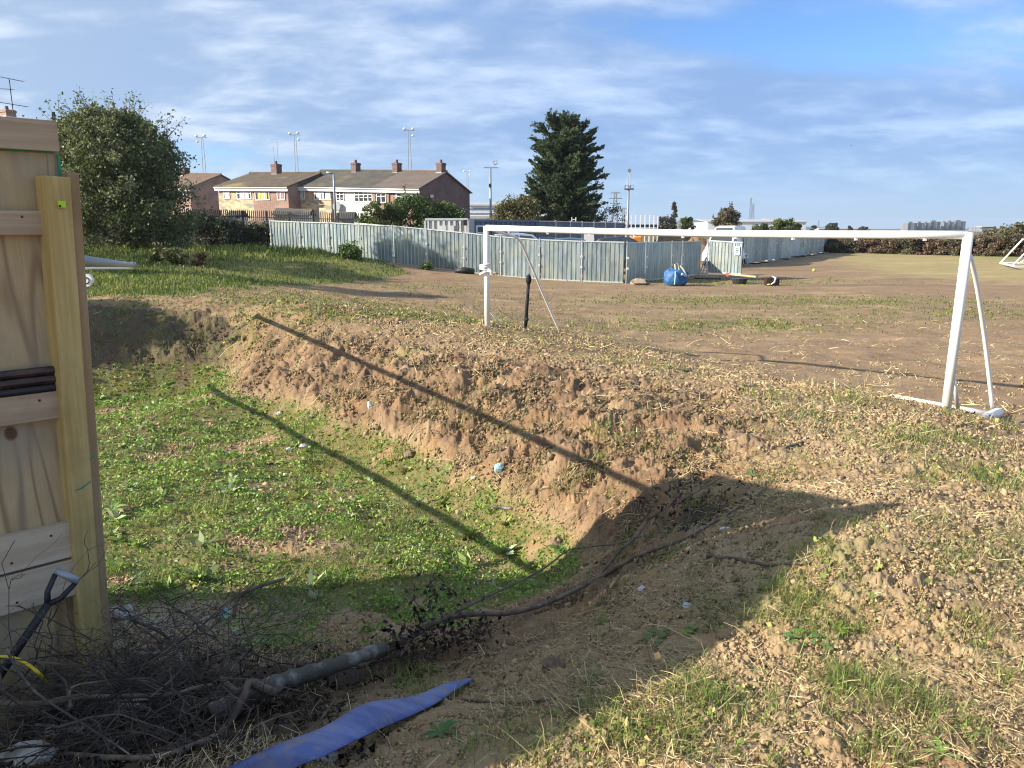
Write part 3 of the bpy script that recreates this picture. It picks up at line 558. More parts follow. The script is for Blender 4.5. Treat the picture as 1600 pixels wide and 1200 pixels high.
    for q in [(1250, 770, .7, .25), (1000, 620, .8, .5), (950, 800, .35, .4), (1020, 960, .3, .3), (880, 1090, .25, .2), (1500, 1090, .5, .25), (720, 640, .6, .5), (1180, 640, .6, .3), (770, 755, .3, .15)]: clump = np.clip(clump + .95*soft_ell(x, y, *q), 0, 1)
    sl_ = m['inb']*sstep(.1, .3, m['z'])*sstep(0, .5, fbm(x*1.9, y*.9, 3)); clump = np.clip(clump + .5*sl_, 0, 1)
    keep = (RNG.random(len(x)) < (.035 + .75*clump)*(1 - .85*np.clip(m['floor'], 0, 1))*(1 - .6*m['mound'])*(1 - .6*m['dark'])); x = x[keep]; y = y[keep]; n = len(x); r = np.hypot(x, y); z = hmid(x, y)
    az = RNG.normal(.3, 1.0, n); L = RNG.gamma(2.0, .026, n)*np.clip(r/6, .7, 2.0); W = RNG.uniform(.0007, .0019, n)*np.clip(r/4, .8, 3.0)
    d = np.stack([np.cos(az), np.sin(az), RNG.normal(.12, .28, n)], 1)
    gx = (hbase(x + .1, y) - hbase(x - .1, y))/.2; gy = (hbase(x, y + .1) - hbase(x, y - .1))/.2; st = np.hypot(gx, gy); dn = (st > .22) & (RNG.random(n) < .65)
    d[dn] = np.stack([-gx, -gy, -st**2], 1)[dn]/st[dn][:, None] + RNG.normal(0, .35, (dn.sum(), 3)); L = np.where(dn, L*1.5, L); d = unit(d); c0 = np.stack([x, y, z + RNG.uniform(.004, .03, n)], 1)
    sd = unit(np.cross(d, RNG.normal(size=(n, 3)))); bend = RNG.normal(0, .3, (n, 1))*L[:, None]*np.cross(d, sd)
    a = c0; b_ = c0 + d*L[:, None]*.5 + bend; e = c0 + d*L[:, None]; Wn = W[:, None]
    V = np.stack([a - sd*Wn, a + sd*Wn, b_ + sd*Wn, b_ - sd*Wn, e + sd*Wn*.5, e - sd*Wn*.5], 1).reshape(-1, 3); bb = np.arange(n)[:, None]*6
    F = np.concatenate([bb + [0, 1, 2, 3], bb + [3, 2, 4, 5]]); c = np.repeat(cvar((.47, .375, .21), n, .35, .05), 6, 0)
    o = mesh_np('dry_straw', V, F, M['straw'], c); tag(o, 'dry straw and dead stalks strewn over the brown soil', 'straw', kind='stuff')
    # --- loose crumbs and clods of soil: jagged eight- and twenty-sided lumps
    oc = np.array([[1, 0, 0], [-1, 0, 0], [0, 1, 0], [0, -1, 0], [0, 0, 1], [0, 0, -1.]]); of = np.array([[0, 2, 4], [2, 1, 4], [1, 3, 4], [3, 0, 4], [2, 0, 5], [1, 2, 5], [3, 1, 5], [0, 3, 5]])
    g = (1 + 5**.5)/2; iv = np.array([[-1, g, 0], [1, g, 0], [-1, -g, 0], [1, -g, 0], [0, -1, g], [0, 1, g], [0, -1, -g], [0, 1, -g], [g, 0, -1], [g, 0, 1], [-g, 0, -1], [-g, 0, 1]])/1.9
    fi = np.array([[0, 11, 5], [0, 5, 1], [0, 1, 7], [0, 7, 10], [0, 10, 11], [1, 5, 9], [5, 11, 4], [11, 10, 2], [10, 7, 6], [7, 1, 8], [3, 9, 4], [3, 4, 2], [3, 2, 6], [3, 6, 8], [3, 8, 9], [4, 9, 5], [2, 4, 11], [6, 2, 10], [8, 6, 7], [9, 8, 1]])
    for name, n0, rx, IV, FI, lo, hi, pw, lab in (('soil_crumbs', 600000, 16, oc, of, .0008, .0034, 2.0, 'fine crumbly soil scattered over the bank'), ('soil_clods', 14500, 16, iv, fi, .0020, .0055, 3.8, 'jagged clods of dry earth scattered over the bank')):
        x, y = scatter(n0, 1.9, rx, 54); m = masks(x, y); cn = fbm(x*1.6 + 2, y*1.6, 3) + .5*fbm(x*5, y*5, 2)
        fieldm = (1 - m['inb'])*sstep(.35, .1, m['z'])*sstep(5, 8, m['r'])
        soil = np.clip(1 - m['floor']*1.1 - m['mound'] - m['pat']*.3, 0, 1)*(1 - .85*fieldm)*np.clip(.10 + .35*sstep(6.5, 3.5, m['r']) + .90*sstep(-.35, .55, cn), 0, 1)
        keep = RNG.random(len(x)) < soil*.85; x = x[keep]; y = y[keep]; n = len(x); r = np.hypot(x, y)
        s = lo*(hi/lo)**(RNG.random(n)**pw)*np.clip(r, 2.2, 9); z = hmid(x, y) + s*.2
        sc = RNG.uniform(.6, 1.35, (n, 1, 3)); jit = 1 + RNG.normal(0, .24, (n, len(IV), 1)); a = RNG.random(n)*6.28; e = RNG.normal(0, .6, n)
        V = IV[None]*sc*jit*s[:, None, None]; ca, sa = np.cos(a)[:, None], np.sin(a)[:, None]; ce, se = np.cos(e)[:, None], np.sin(e)[:, None]
        V = np.stack([V[..., 0], V[..., 1]*ce - V[..., 2]*se, V[..., 1]*se + V[..., 2]*ce], -1)
        V = np.stack([V[..., 0]*ca - V[..., 1]*sa, V[..., 0]*sa + V[..., 1]*ca, V[..., 2]], -1) + np.stack([x, y, z], 1)[:, None]
        F = (FI[None] + (np.arange(n)*len(IV))[:, None, None]).reshape(-1, 3)
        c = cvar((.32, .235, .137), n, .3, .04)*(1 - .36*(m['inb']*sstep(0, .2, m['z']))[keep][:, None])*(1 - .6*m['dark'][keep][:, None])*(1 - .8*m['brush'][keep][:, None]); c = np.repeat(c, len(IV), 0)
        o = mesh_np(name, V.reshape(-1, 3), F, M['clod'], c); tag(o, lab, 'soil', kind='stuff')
build_cover()

# ================================================================ OBJECTS
ORD = ['first', 'second', 'third', 'fourth', 'fifth', 'sixth', 'seventh', 'eighth', 'ninth', 'tenth', 'eleventh', 'twelfth', 'thirteenth', 'fourteenth', 'fifteenth', 'sixteenth', 'seventeenth', 'eighteenth']

# ---------------------------------------------------------------- timber hoarding at the left
def ground_or(x, y, lo): return min(lo, gz(x, y) - .05)
PE = Vector((P(85, 190, 3.4).x, 3.4, 0)); PDIR = Vector((-math.cos(math.radians(43)), -math.sin(math.radians(43)), 0)); PN = Vector((PDIR.y*-1, PDIR.x, 0))
if PN.dot(Vector((1, -1, 0))) < 0: PN = -PN
TOPZ = ZY(190, 3.4)
def wooden_hoarding():
    t = thing('wooden_hoarding', (PE.x, PE.y, gz(PE.x, PE.y) - .1), 'tall plywood hoarding with pale timber rails and a yellowish corner post', 'hoarding')
    z0 = .0; Z = Vector((0, 0, 1)); L = 3.2
    def rot_build(mb, name, m, bevel=0, parent=t): return mb.build(name, m, parent, bevel=bevel)
    c = PE + PDIR*(L/2); a = (PDIR, PN, Z)
    top = TOPZ - .12
    rot_build(MB().box(c + Z*((z0 + top)/2) + PN*-.009, (L, .018, top - z0), a), 'plywood_panel', M['ply'])
    rot_build(MB().box(c + Z*(TOPZ - .062) + PN*.012, (L, .045, .125), a), 'top_board', M['greywood'], .003)
    # rails, placed by the rows where they meet the post
    for (y0, y1, m, s0) in ((330, 367, 'greywood', .08), (606, 647, 'greywood', .10), (806, 858, 'palewood', .12), (862, 916, 'palewood', .12)):
        pa = P(90, y0, 3.36).z; pb = P(95, y1, 3.36).z
        rot_build(MB().box(c + PDIR*s0 + Z*((pa + pb)/2) + PN*.022, (L, .044, pa - pb), a), 'rail', M[m], .003)
        for k in range(3): MB().box(c + PDIR*(s0 - L/2 + .09 + .16*k) + Z*((pa + pb)/2 + (.25 - .5*(k % 2))*(pa - pb)) + PN*.0445, (.009, .003, .009), a).build('nail', M['rustpipe'], t)
    # two timbers making the corner post; it leans a little
    fr = Vector((math.cos(math.radians(53)), math.sin(math.radians(53)), 0)); fn = Vector((fr.y, -fr.x, 0))
    kt = P(70, 274, 3.26); kb = P(133, 1085, 3.26); up = (kt - kb).normalized()
    def stick(o0, w, dp, topcut, name, m, bev):
        a0 = kb - up*.35 + fr*o0[0] - fn*o0[1]; a1 = kt - up*topcut + fr*o0[0] - fn*o0[1]
        f2 = (fr - up*fr.dot(up)).normalized(); n2 = up.cross(f2)
        if n2.dot(fn) < 0: n2 = -n2
        return MB().box((a0 + a1)/2, (w, dp, (a1 - a0).length), (f2, n2, up)).build(name, M[m], t, bevel=bev)
    stick((.05, .05), .10, .10, 0, 'post', 'postwood', .004)
    stick((.124, .07), .046, .09, -.02, 'post_trim', 'trimwood', .003)
    def on_post(px, py):
        d = pdir(px, py); k = (kt - CAM).dot(fn)/d.dot(fn); return CAM + d*k
    q = on_post(96, 319) + fn*.003
    MB().box(q, (.031, .003, .028), (fr, fn, Z)).build('price_tag', M['tag'], t)
    MB().box(q + fn*.002 - fr*.009 - Z*.008, (.009, .002, .009), (fr, fn, Z)).build('tag_mark', M['black'], t)
    for k, sq in enumerate((((117, 767), (127, 763), (142, 752)), ((140, 718), (146, 713)))):
        MB().tube([on_post(*a) + fn*.001 for a in sq], [.0025, .0045, .002][:len(sq)], 5).build('paint_mark', M['green'], t)
    px0 = (kt + kb)/2
    g = MB()
    e = PE + PN*.011 - Z*0
    g.tube([e - PDIR*-.004 + Z*(TOPZ - .135), e + Z*(TOPZ - .30), e + PDIR*.006 + Z*(TOPZ - .42)], [.006, .008, .003], 6)
    g.build('paint_mark', M['green'], t)
    MB().tube([e + PDIR*.02 + Z*(TOPZ - .128), e + PDIR*1.2 + Z*(TOPZ - .128)], .0035, 5).build('paint_mark', M['green'], t)
    return px0
POST = wooden_hoarding()
# unseen return panel, added behind the post to shade the basin floor
def added_hoarding():
    a0 = Vector((-2.075, 3.43, 0)); a1 = Vector((-3.18, 4.86, 0)); d = (a1 - a0); L = d.length; d.normalize(); n = Vector((d.y, -d.x, 0)); Z = Vector((0, 0, 1))
    t = thing('unseen_shade_hoarding', (a0.x, a0.y, gz(a0.x, a0.y) - .1), 'unseen plywood return added behind the tall timber hoarding to shade the basin', 'hoarding')
    MB().box((a0 + a1)/2 + Z*1.42, (L, .018, 2.9), (d, n, Z)).build('plywood_panel', M['ply'], t)
    MB().box(a1 + n*.06 + Z*1.25, (.09, .09, 2.8), (d, n, Z)).build('post', M['postwood'], t)
added_hoarding()
# three dark tubes lying on the middle rail
zr = P(90, 606, 3.36).z
for k, (row, r, lab) in enumerate(((568, .019, 'reddish dark tube, uppermost of three resting on the hoarding rail'), (582, .021, 'dark tube in the middle of three stacked on the hoarding rail'), (597, .017, 'black tube lowest of three lying directly on the hoarding rail'))):
    zz = zr + (.017 if k == 2 else .053 if k == 1 else .092); p = PE + PN*(.024 + .0*k) + Vector((0, 0, zz))
    solo(MB().tube([p + PDIR*.07, p + PDIR*1.6], r, 12), 'steel_tube', M['rustpipe' if k < 2 else 'black'], lab, 'tube', 'dark tubes on the hoarding rail', smooth=False)
# spade leaning on the hoarding
M['spade'] = mat('muddy_black', rough=.6, fn=mottled((.012, .014, .018), (.08, .075, .07), 30, 0, (1, 1, 1), .55, .7))
def spade():
    top = P(105, 900, 3.12); bot = P(22, 1022, 2.95); d = (bot - top).normalized(); sd = Vector((.82, .50, .32)); sd = (sd - d*sd.dot(d)).normalized()
    end = bot + d*.25
    t = thing('spade', (end.x, end.y, end.z), 'muddy dark spade with a D shaped grip leaning on the plywood', 'spade')
    MB().tube([top + d*.13, top + d*.3, end], [.017, .018, .019], 10).build('shaft', M['spade'], t, smooth=True)
    MB().tube([top + d*.135, top + d*.09 - sd*.03, top - sd*.045 + d*.01], [.014, .012, .011], 8).tube([top + d*.135, top + d*.09 + sd*.03, top + sd*.045 + d*.01], [.014, .012, .011], 8).build('yoke', M['spade'], t, smooth=True)
    MB().tube([top - sd*.055 + d*.0, top + sd*.055 + d*.0], .016, 10).build('grip', M['greypipe'], t, smooth=True)
    n = d.cross(sd); MB().prism([end - sd*.09, end + sd*.09, end + sd*.085 + d*.24, end + d*.28, end - sd*.085 + d*.24], n*.004).build('blade', M['darksteel'], t)
spade()

def path_pts(seq, lift=0.0):
    """pixels with an explicit distance (px, py, Y) or None for 'on the ground'"""
    o = []
    for q in seq:
        h = hit(q[0], q[1])
        if q[2] is None: o.append(h + Vector((0, 0, lift)))
        else:
            p = P(*q); o.append(p if p.y < h.y else h + Vector((0, 0, lift)))
    return o
def smooth_path(pts, n=4):
    out = []; m = len(pts)
    for i in range(m - 1):
        p0 = pts[max(i-1, 0)]; p1 = pts[i]; p2 = pts[i+1]; p3 = pts[min(i+2, m-1)]
        for k in range(n):
            t = k/n; out.append(.5*((2*p1) + (p2-p0)*t + (2*p0-5*p1+4*p2-p3)*t*t + (3*p1-p0-3*p2+p3)*t**3))
    return out + [pts[-1]]
def taper(r0, r1, n): return [r0 + (r1 - r0)*i/(n-1) for i in range(n)]
def curve_solo(seq, r0, r1, name, m, lab, cat, group=None, lift=.01, seg=8, n=5):
    p = smooth_path(path_pts(seq, lift), n); return solo(MB().tube(p, taper(r0, r1, len(p)), seg), name, m, lab, cat, group, smooth=True)
curve_solo([(-30, 1030, 2.85), (10, 1026, 2.9), (40, 1036, 2.92), (66, 1058, 2.92), (80, 1085, None)], .007, .007, 'hose', M['yellow'], 'yellow hose end curving out of the brush below the spade', 'hose')

# ---------------------------------------------------------------- fallen branches, log and brush pile
def branch_thing():
    main = smooth_path(path_pts([(560, 1042, 3.75), (625, 1005, 3.85), (690, 967, 3.95), (740, 959, 4.05), (800, 957, 4.15), (860, 940, 4.3), (930, 906, 4.45), (1000, 872, 4.6), (1060, 850, 4.75), (1120, 818, 4.95), (1160, 792, 5.1), (1190, 772, 5.25)], .02), 5)
    t = thing('fallen_branch', main[len(main)//2], 'long grey brown fallen branch with dead leaves bridging the pit corner', 'branch')
    MB().tube(main, taper(.021, .006, len(main)), 9).build('stem', M['bark'], t, smooth=True)
    tw = [([(930, 907, 4.45), (969, 860, 4.6), (995, 838, 4.7), (1012, 815, 4.75), (1036, 796, 4.8), (1075, 776, 4.9), (1130, 745, 5.1)], .010), ([(706, 960, 4.0), (760, 932, 4.2), (792, 918, 4.3), (850, 888, 4.5), (884, 862, 4.6), (908, 856, 4.65), (970, 848, 4.7), (1010, 835, 4.75)], .009),
          ([(1010, 815, 4.75), (1020, 770, 4.8), (1015, 735, 4.85)], .004), ([(1060, 850, 4.75), (1075, 815, 4.8), (1080, 770, 4.9), (1078, 732, 4.9)], .005), ([(1120, 818, 4.95), (1160, 805, 5.0), (1230, 770, 5.2), (1300, 735, 5.6)], .004), ([(1150, 800, 5.05), (1200, 760, 5.3), (1222, 720, 5.6), (1228, 690, 5.8)], .004), ([(1080, 840, 4.8), (1110, 800, 4.9), (1130, 795, 4.95)], .005),
          ([(640, 1000, 3.9), (660, 960, 3.95), (640, 930, 4.0)], .006), ([(980, 880, 4.55), (1040, 870, 4.6), (1100, 846, 4.8)], .005)]
    for q, r in tw:
        p = smooth_path(path_pts(q, .02), 4); MB().tube(p, taper(r, r*.35, len(p)), 6).build('twig', M['bark'], t, smooth=True)
    C = []
    for (px, py, Y, sp, n) in [(1020, 790, 4.75, .09, 34), (1050, 805, 4.8, .10, 34), (1075, 760, 4.88, .08, 34), (1100, 815, 4.9, .12, 40), (1150, 795, 5.05, .10, 30), (1060, 830, 4.75, .08, 26), (700, 985, 3.9, .09, 110), (650, 1000, 3.8, .10, 130), (735, 1000, 3.9, .08, 60), (620, 1030, 3.7, .11, 130), (680, 930, 4.0, .07, 60), (750, 985, 4.0, .07, 40)]:
        p = P(px, py, Y); h = hit(px, py)
        if p.y > h.y - .05: p = h + Vector((0, 0, .07))
        C.append(np.array(p)[None] + RNG.normal(0, sp, (n, 3))*np.array([[1, .8, .75]]))
    C = np.concatenate(C); g = hmid(C[:, 0], C[:, 1]); C[:, 2] = np.maximum(C[:, 2], g + .01); n = len(C); L = RNG.uniform(.025, .055, n)
    v, f, c = leaves(C, L, L*.5, cvar((.06, .042, .034), n, .45, .1)); o = mesh_np('dead_leaves', v, f, M['leaf'], c, t)
branch_thing()
def rough_tube(p, r, seg=14, amp=.12):
    mb = MB().tube(p, r, seg)
    for q in mb.v:
        pass
    return mb
def log_thing():
    p = smooth_path(path_pts([(330, 1118, 2.95), (390, 1086, 3.05), (440, 1066, 3.15), (490, 1050, 3.25), (540, 1034, 3.35), (600, 1012, 3.5)], .03), 6)
    t = thing('fallen_log', p[len(p)//2], 'thick grey log with peeling pale bark lying across the brush', 'log')
    n = len(p); rr = [.047 - .015*i/(n-1) + .004*math.sin(i*1.9) for i in range(n)]
    MB().tube(p, rr, 16).build('trunk', M['log'], t, smooth=True)
    s = smooth_path(path_pts([(428, 1082, 3.0), (405, 1072, 2.96), (390, 1066, 2.95), (380, 1090, 2.9), (350, 1140, 2.8), (310, 1170, 2.7), (250, 1190, 2.62), (180, 1192, 2.6), (100, 1185, 2.6)], .02), 4)
    MB().tube(s, taper(.020, .010, len(s)), 9).build('limb', M['bark'], t, smooth=True)
log_thing()
for seq, r0, r1, lab in [([(365, 965, 3.9), (372, 935, 3.95), (395, 920, 3.98), (446, 904, 4.05)], .011, .009, 'short dark bare stick curving up above the basin weeds'),
        ([(205, 968, 3.6), (245, 985, 3.5), (272, 1005, 3.45), (285, 1035, 3.3), (305, 1065, 3.2)], .009, .005, 'pale bent stick arching beside the timber post'),
        ([(345, 1060, 3.2), (370, 1080, 3.0), (392, 1072, 2.95), (415, 1083, 3.0), (430, 1086, 3.05)], .014, .010, 'short stout broken branch resting on the lower end of the log'),
        ([(10, 1015, 2.75), (30, 1050, 2.7), (60, 1085, 2.65), (120, 1125, 2.6), (190, 1170, 2.5), (215, 1195, 2.45)], .006, .003, 'thin pale twig running down across the brush below the yellow hose'),
        ([(110, 1105, 2.6), (112, 1075, 2.68), (150, 1066, 2.75), (210, 1062, 2.85), (240, 1068, 2.9)], .006, .003, 'thin wiry twig looping up in front of the post foot'),
        ([(290, 955, 3.5), (330, 985, 3.4), (352, 1015, 3.3), (368, 1045, 3.2)], .005, .003, 'thin straight dark twig slanting over the gravel'),
        ([(235, 1090, 2.9), (280, 1050, 3.05), (300, 1020, 3.15)], .005, .003, 'thin twig leaning left above the middle of the brush'),
        ([(330, 1200, 2.5), (370, 1165, 2.6), (410, 1130, 2.75), (470, 1110, 2.9)], .006, .003, 'thin twig between the log and the blue sheet'),
        ([(500, 1130, None), (512, 1110, 2.9), (525, 1090, 2.95)], .006, .004, 'short upright twig touching the upper edge of the blue sheet'),
        ([(0, 1098, 2.7), (60, 1100, 2.75), (130, 1090, 2.85), (200, 1088, 2.95), (270, 1085, 3.0), (300, 1076, 3.05), (330, 1070, 3.05)], .013, .008, 'long grey branch lying across the brush at the foot of the post'),
        ([(460, 1045, 3.35), (466, 1025, 3.4), (490, 1005, 3.45), (512, 1006, 3.45), (535, 1028, 3.4)], .007, .004, 'thin arched stick looped over the thick log'),
        ([(700, 1095, None), (780, 1102, None), (840, 1100, None), (905, 1090, None)], .007, .005, 'thin grey stick lying on shaded soil right of the blue sheet'),
        ([(1105, 872, None), (1160, 878, None), (1200, 886, None), (1262, 883, None)], .011, .007, 'crooked grey stick lying in the hoarding shadow'),
        ([(1290, 628, None), (1330, 605, None)], .012, .008, 'pale straight stick on the bank below the goal crossbar'),
        ([(770, 793, None), (800, 797, None)], .018, .014, 'pale broken piece of wood at the foot of the bank'),
        ([(1025, 568, None), (1050, 577, None), (1080, 581, None)], .02, .014, 'pale root lying on top of the bank'),
        ([(907, 515, 14.6), (918, 523, 14.4), (927, 531, 14.2)], .010, .008, 'thin dark rod poking out of the bank right of the goal stay'),
        ([(1225, 702, None), (1255, 693, None)], .014, .010, 'short pale chip of wood on the sunlit bank top')]:
    curve_solo(seq, r0, r1, 'stick', M['bark'] if 'pale' not in lab else M['log'], lab, 'stick', lift=.012)
def brush():
    mb = MB()
    def twig(p, d, L, r, depth):
        pts = [p]; n = 6; dd = d.copy()
        for i in range(n):
            dd = (dd + Vector((random.gauss(0, .34), random.gauss(0, .34), random.gauss(0, .24) - .05))).normalized(); q = pts[-1] + dd*L/n
            zmin = gz(q.x, q.y) + .01
            if q.z < zmin: q.z = zmin
            pts.append(q)
        mb.tube(pts, taper(r, r*.4, len(pts)), 5, cap=False)
        if depth > 0:
            for k in range(random.randint(2, 3)):
                i = random.randint(1, n-1); e = (dd + Vector((random.gauss(0, .8), random.gauss(0, .8), random.gauss(.1, .5)))).normalized(); twig(pts[i], e, L*random.uniform(.35, .65), r*.6, depth - 1)
    for k in range(280):
        px = random.triangular(-60, 420, 130); py = random.triangular(1030, 1210, 1120)
        if px > 300 and py < 1090 - (px - 300)*.0 and random.random() < .4: continue
        h = hit(px, py); p = h + Vector((random.gauss(0, .05), random.gauss(0, .1), random.uniform(.0, .26)*(1 - .6*(px > 330)))); a = random.gauss(.1, .7) + (math.pi if random.random() < .5 else 0)
        twig(p, Vector((math.cos(a), math.sin(a)*.6, random.gauss(.12, .28))).normalized(), random.uniform(.3, .95), random.choice((.0014, .0018, .0022, .003, .0055)), 2)
    for k in range(26):
        px = random.uniform(180, 420); py = random.uniform(940, 1060); h = hit(px, py); a = random.uniform(0, 6.28)
        twig(h + Vector((0, 0, .03)), Vector((math.cos(a), math.sin(a), random.uniform(.1, .6))).normalized(), random.uniform(.25, .6), .003, 1)
    o = mb.build('brush_pile', M['twig'], loc=hit(180, 1130)); tag(o, 'tangled pile of thin dark dead twigs below the timber post', 'brush', kind='stuff')
    # leaf litter among the brush
    C = []
    for k in range(2600):
        px = random.triangular(-40, 640, 200); py = random.uniform(1010, 1205)
        C.append((px, py))
    C = np.array([tuple(hit(a, b)) for a, b in C[:500]]); C = np.repeat(C, 4, 0) + RNG.normal(0, .05, (len(C)*4, 3)); C[:, 2] = hmid(C[:, 0], C[:, 1]) + RNG.uniform(.004, .02, len(C)); n = len(C); L = RNG.uniform(.02, .05, n)
    v, f, c = leaves(C, L, L*.55, cvar((.035, .026, .022), n, .45, .1)); o = mesh_np('leaf_litter', v, f, M['leaf'], c); tag(o, 'dark dead leaf litter spread under the brush pile', 'leaf litter', kind='stuff')
brush()

# ---------------------------------------------------------------- blue sheet
def blue_sheet():
    up = [(738, 1059), (700, 1066), (650, 1086), (600, 1093), (570, 1099), (540, 1115), (500, 1138), (440, 1160), (380, 1187), (330, 1213)]
    lo = [(738, 1062), (712, 1078), (680, 1099), (640, 1118), (612, 1130), (582, 1143), (543, 1162), (505, 1180), (462, 1198), (420, 1226)]
    A = []; B = []
    yt = hit(738, 1062).y - .05; yb = min(hit(420, 1199).y, hit(500, 1185).y) - .14
    for i, (a, b) in enumerate(zip(up, lo)):
        Y = yt + (yb - yt)*min(1, (738 - b[0])/240)*(1 if b[0] > 498 else 1 + .02*(498 - b[0])/80) - .10*math.sin(math.pi*min(1, (738 - b[0])/300)); B.append(P(b[0], b[1], Y)); A.append(P(a[0], a[1], Y + .05))
    A = smooth_path(A, 4); B = smooth_path(B, 4); mb = MB(); nrow = 5; n = len(A); vs = []
    for i in range(n):
        for k in range(nrow):
            s = k/(nrow-1); p = A[i].lerp(B[i], s); p.z += .004*math.sin(math.pi*s); vs.append(p)
    m = len(vs); vs += [p - Vector((0, 0, .005)) for p in vs]; fs = []
    for i in range(n-1):
        for k in range(nrow-1):
            a = i*nrow+k; fs.append((a, a+nrow, a+nrow+1, a+1)); fs.append((m+a, m+a+1, m+a+nrow+1, m+a+nrow))
        a = i*nrow; fs.append((a, m+a, m+a+nrow, a+nrow)); a += nrow-1; fs.append((a, a+nrow, m+a+nrow, m+a))
    fs.append([k for k in range(nrow)] + [m+k for k in range(nrow)][::-1]); e = (n-1)*nrow; fs.append(([e+k for k in range(nrow)] + [m+e+k for k in range(nrow)][::-1])[::-1])
    mb.add(vs, fs); solo(mb, 'plastic_sheet', M['blue'], 'long torn strip of blue plastic sheet on the shaded soil', 'plastic sheet', smooth=True)
blue_sheet()

# ---------------------------------------------------------------- weeds one can tell apart, litter, stones
def rosette(px, py, n, L, lab, col=(.10, .17, .05), wide=.38, up=.5, round_=False):
    h = hit(px, py); vs = []; fs = []; cs = []; h0 = h; L = L*(.62 if round_ else .8); col = (col[0]*1.25, col[1]*1.1, col[2]*.8)
    for k in range(n):
        a = 2*math.pi*k/n + random.gauss(0, .3); l = L*random.uniform(.55, 1.25); h = h0 + (Vector((math.cos(a*1.7), math.sin(a*2.3), 0))*L*.8 if round_ else Vector((0, 0, 0))); d = Vector((math.cos(a), math.sin(a), 0)); s = Vector((-d.y, d.x, 0)); b0 = len(vs); c = [q*random.uniform(.75, 1.25) for q in col]; u = up*random.uniform(.6, 1.2)
        prof = [(0, .02), (.25, .10 if round_ else .55), (.5, .75 if round_ else 1), (.75, 1.0 if round_ else .75), (.92, .7 if round_ else .35), (1, .1)]
        for (q, w) in prof:
            c0 = h + d*(l*q) + Vector((0, 0, .01 + l*u*(q - .75*q*q)))
            for sg in (-1, 0, 1): vs.append(c0 + s*(sg*w*wide*l/2) + Vector((0, 0, abs(sg)*w*l*.05))); cs.append(c)
        for i in range(len(prof)-1):
            for j in (0, 1): fs.append((b0+i*3+j, b0+i*3+j+1, b0+(i+1)*3+j+1, b0+(i+1)*3+j))
    o = mesh_np('weed', np.array([tuple(v) for v in vs]), np.array(fs), M['leaf'], np.array(cs), loc=tuple(h0), smooth=True); tag(o, lab, 'weed')
for q in [(1030, 998, 9, .085, 'round leaved mallow weed on the shadow edge, left of two close together', (.09, .19, .06), .75, .5, True), (1085, 998, 9, .09, 'round leaved mallow weed at the sunlit edge beside a grey green twin', (.13, .22, .07), .75, .5, True), (1245, 1003, 10, .085, 'bright round leaved mallow weed beside a dark burrow in sunlit soil', (.10, .21, .06), .75, .5, True), (1285, 1005, 7, .07, 'small mallow weed right of the larger bright mallow', (.12, .2, .08), .75, .5, True),
          (1470, 1183, 9, .075, 'pale narrow leaved weed at the bottom edge of the sunlit soil', (.19, .25, .10), .3, .6, False), (1535, 738, 10, .12, 'broad leaved weed on the bank below the white goal foot', (.15, .25, .06), .5, .5, False), (405, 1000, 7, .11, 'grey green narrow leaved weed beside crumpled litter', (.16, .22, .13), .3, .6, False), (175, 800, 8, .2, 'large grey green dock weed right against the timber post', (.20, .28, .13), .3, .7, False), (190, 770, 6, .2, 'smaller dock weed behind the large one by the post', (.19, .27, .11), .3, .8, False),
          (670, 1105, 9, .10, 'leafy weed growing beside the tip of the blue sheet', (.07, .15, .05), .4, .7, False), (620, 1125, 7, .08, 'small weed sprouting over the middle of the blue sheet edge', (.08, .17, .06), .45, 1.0, False), (690, 1150, 10, .08, 'dull green weed on shaded soil below the blue sheet', (.07, .13, .05), .35, .7, False), (600, 725, 9, .14, 'bright weed at the foot of the long bank', (.16, .25, .07), .3, .7, False), (430, 725, 10, .15, 'pale broad weed in the middle of the basin', (.22, .30, .12), .45, .5, False), (1175, 745, 9, .12, 'grey green weed where the two banks meet', (.14, .22, .12), .4, .6, False), (345, 590, 11, .22, 'tall green weed at the foot of the shaded bank', (.10, .2, .05), .3, 1.1, False), (875, 860, 9, .13, 'dark green weed in the pit corner under the branch', (.06, .14, .04), .45, .6, False), (1310, 990, 8, .09, 'green sprig in the grass tuft right of the mallows', (.13, .22, .05), .25, .9, False)]: rosette(*q)
def lump(px, py, s, m, name, lab, cat, sc=(1, 1, .7), group=None, jit=.22, sub=.25):
    h = hit(px, py); mb = MB().ball(h + Vector((0, 0, s*sub)), s, 11, 8, sc, jit); return solo(mb, name, m, lab, cat, group)
lump(780, 733, .055, M['tissue'], 'litter', 'crumpled pale blue litter on the sunlit bank', 'litter', (1, .7, .8))
lump(452, 703, .04, M['dirtywhite'], 'plastic_bottle', 'clear crushed plastic bottle, left of two in the basin weeds', 'bottle', (1, .6, .6))
lump(473, 699, .045, M['dirtywhite'], 'plastic_bottle', 'clear crushed plastic bottle, right of two in the basin weeds', 'bottle', (1.1, .5, .7))
lump(578, 635, .05, M['dirtywhite'], 'litter', 'white scrap of plastic partway up the bank', 'litter', (.7, .6, 1.1))
lump(437, 647, .04, M['dirtywhite'], 'litter', 'white scrap of plastic at the foot of the bank', 'litter')
lump(740, 748, .028, M['dirtywhite'], 'litter', 'small white scrap left of the blue litter', 'litter')
lump(352, 965, .04, M['tissue'], 'litter', 'crumpled grey green wrapper among dead stems by the brush', 'litter', (.7, .7, 1.5))
lump(370, 990, .03, M['dirtywhite'], 'litter', 'torn whitish paper below the grey green wrapper', 'litter', (1, .7, .9))
lump(1003, 922, .022, M['dirtywhite'], 'litter', 'tiny white scrap on the shaded bank, upper of two', 'litter')
